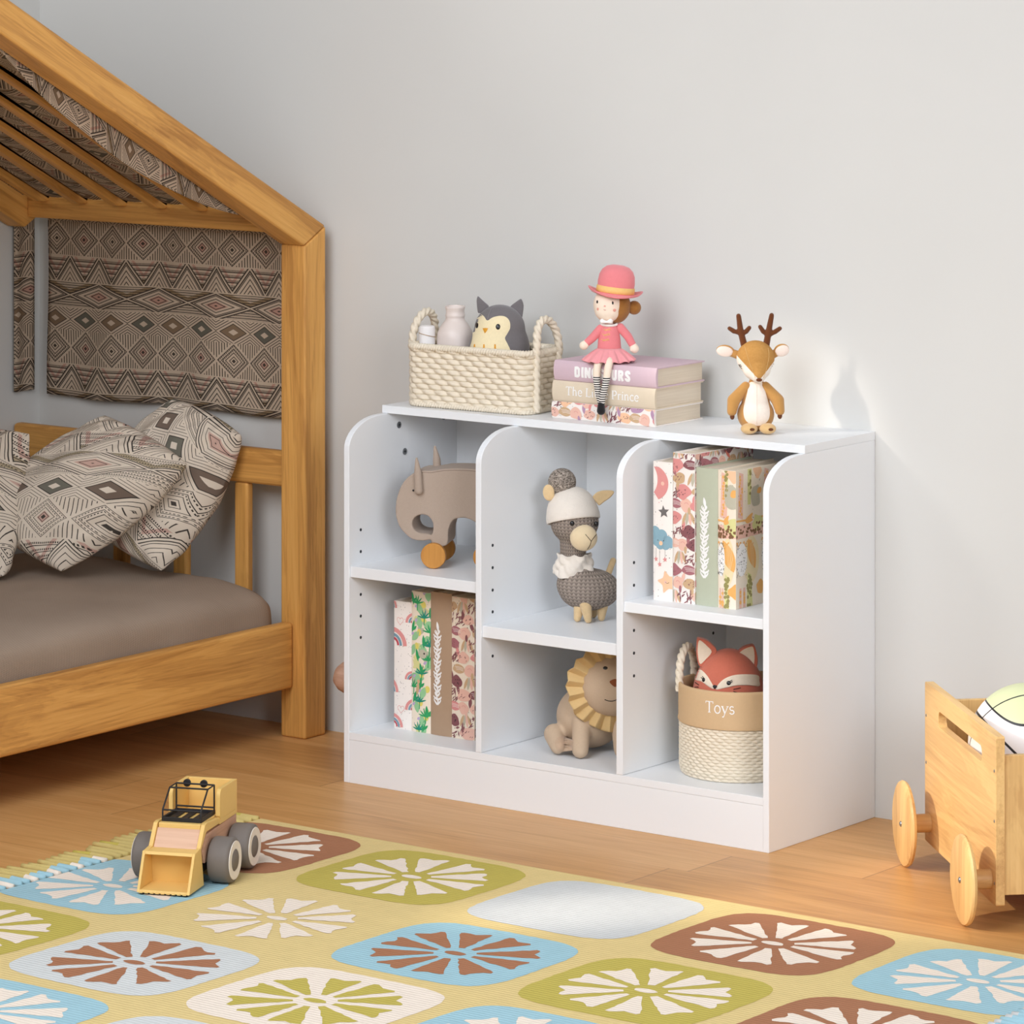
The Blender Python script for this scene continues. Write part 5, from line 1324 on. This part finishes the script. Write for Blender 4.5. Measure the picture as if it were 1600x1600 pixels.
for s_ in (-1, 1):
    a0 = radians(182) if s_ < 0 else radians(2); rr_ = R0 + .0005
    pA, pB = a0 + .05*s_, a0 - .80
    A = V((rr_*cos(pA), rr_*sin(pA), 0)); B = V((rr_*cos(pB), rr_*sin(pB), 0))
    ctrl = [A + V((0, 0, .150)), A + V((0, 0, .185)), A.lerp(B, .12) + V((0, 0, .212)), A.lerp(B, .38) + V((0, 0, .226)), A.lerp(B, .66) + V((0, 0, .224)), A.lerp(B, .9) + V((0, 0, .206)), B + V((0, 0, .18)), B + V((0, 0, .150))]
    bm = NB(); rope(bm, spl(ctrl, 16, False), .0070, 3, .0150, 18, False, .48); obj('rope_handle', bm, WICK, tb, smooth=180)
fox = thing('fox_plush', 'rust plush fox with cream ears and eye band sitting in the round basket', 'soft toy', (.3258 - .020*cos(YAW), -.2025 - .020*sin(YAW), .1045), YAW)
F.b0 -= .0047*831; F.a0 -= .020*831
FR_, FC = plush('rust_velour', (204, 114, 92)), plush('fox_cream', (238, 222, 200), .12)
bm = NB(); ell(bm, (0, 0, .136), (.0680, .0580, .0900), nu=44, nv=30); ell(bm, (0, 0, .066), (.0640, .0580, .0650), nu=40, nv=26); bm = remesh(bm, .0035, 8)
T_ = skin(bm); body = obj('body', bm, FR_, fox, smooth=180)
F.patch('eye_band', FC, T_, fox, [(300, 400), (345, 420), (390, 470), (430, 540), (455, 590), (440, 600), (390, 570), (340, 530), (268, 500), (280, 440)], *O61, off=.0018)
F.patch('eye_band', FC, T_, fox, [(470, 605), (505, 545), (560, 500), (640, 470), (740, 460), (880, 468), (893, 520), (890, 572), (780, 566), (660, 570), (570, 590)], *O61, off=.0018, rings=8)
F.patch('nose', EYE, T_, fox, [(442, 572), (460, 562), (482, 572), (474, 590), (460, 600), (448, 590)], *O61, off=.004)
PX = lambda p, q: (1040 + p/6.153, 980 + q/6.153)
F.dot('eye', EYE, T_, fox, *PX(360, 512), 2.6, 3.8, .0034); F.dot('eye', EYE, T_, fox, *PX(592, 545), 3.8, 3.8, .0034)
F.stitch('eyelash', EYE, T_, fox, [[(350, 500), (338, 490)], [(362, 492), (352, 480)], [(606, 528), (624, 516)], [(610, 540), (628, 530)]], .0006, *O61, off=.003)
F.stitch('whisker', EYE, T_, fox, [[(285, 535), (300, 548), (315, 560)], [(278, 582), (295, 580), (312, 580)], [(636, 605), (670, 598), (704, 590)], [(636, 626), (668, 634), (700, 640)]], .0007, *O61, off=.001)
for pts, inn in (([(490, 195), (450, 140), (395, 95), (325, 74), (303, 84), (297, 160), (298, 250), (325, 350), (390, 330), (450, 260)], [(440, 205), (400, 150), (340, 96), (315, 100), (306, 170), (310, 250), (330, 322), (380, 280)]),
                 ([(690, 225), (740, 168), (800, 146), (850, 148), (878, 240), (880, 330), (850, 420), (826, 412), (760, 300)], [(700, 228), (745, 182), (800, 158), (838, 158), (852, 240), (846, 330), (826, 405), (800, 320), (750, 262)])):
    q = spl2(F.uv(pts, *O61), 3); bm = NB(); prism(bm, q, -.010, .010, lambda p, z, a: (p, a, z)); er = obj('ear', bm, FR_, fox, smooth=60, bevel=.003)
    q = spl2(F.uv(inn, *O61), 3); bm = NB(); prism(bm, q, -.0112, -.0095, lambda p, z, a: (p, a, z)); obj('inner_ear', bm, FC, er, smooth=60)
# ---- cushions on the bed
pillow('tribal-print cushion leaning against the headboard, nearest the oak post', [(-1.155, -.1350, .6720), (-.9900, -.1250, .6120), (-1.0850, -.2500, .3560), (-1.2700, -.2700, .4400)], .165, PIL, 3, (.02, .0), puff=(-.42, -.80, .42))
pillow('tribal-print cushion in front, between the post-side cushion and the one cut by the frame edge', [(-1.230, -.2700, .6450), (-1.0350, -.2500, .5650), (-1.2000, -.4250, .3650), (-1.4000, -.4500, .4550)], .165, PIL2, 11, (.10, .05), puff=(-.30, -.80, .5))
pillow('tribal-print cushion cut off by the left edge of the photo', [(-1.580, -.4300, .6000), (-1.3277, -.4050, .6140), (-1.2950, -.5100, .3560), (-1.5000, -.5600, .3480)], .150, PIL, 23, (.16, .02), puff=(-.25, -.85, .45))
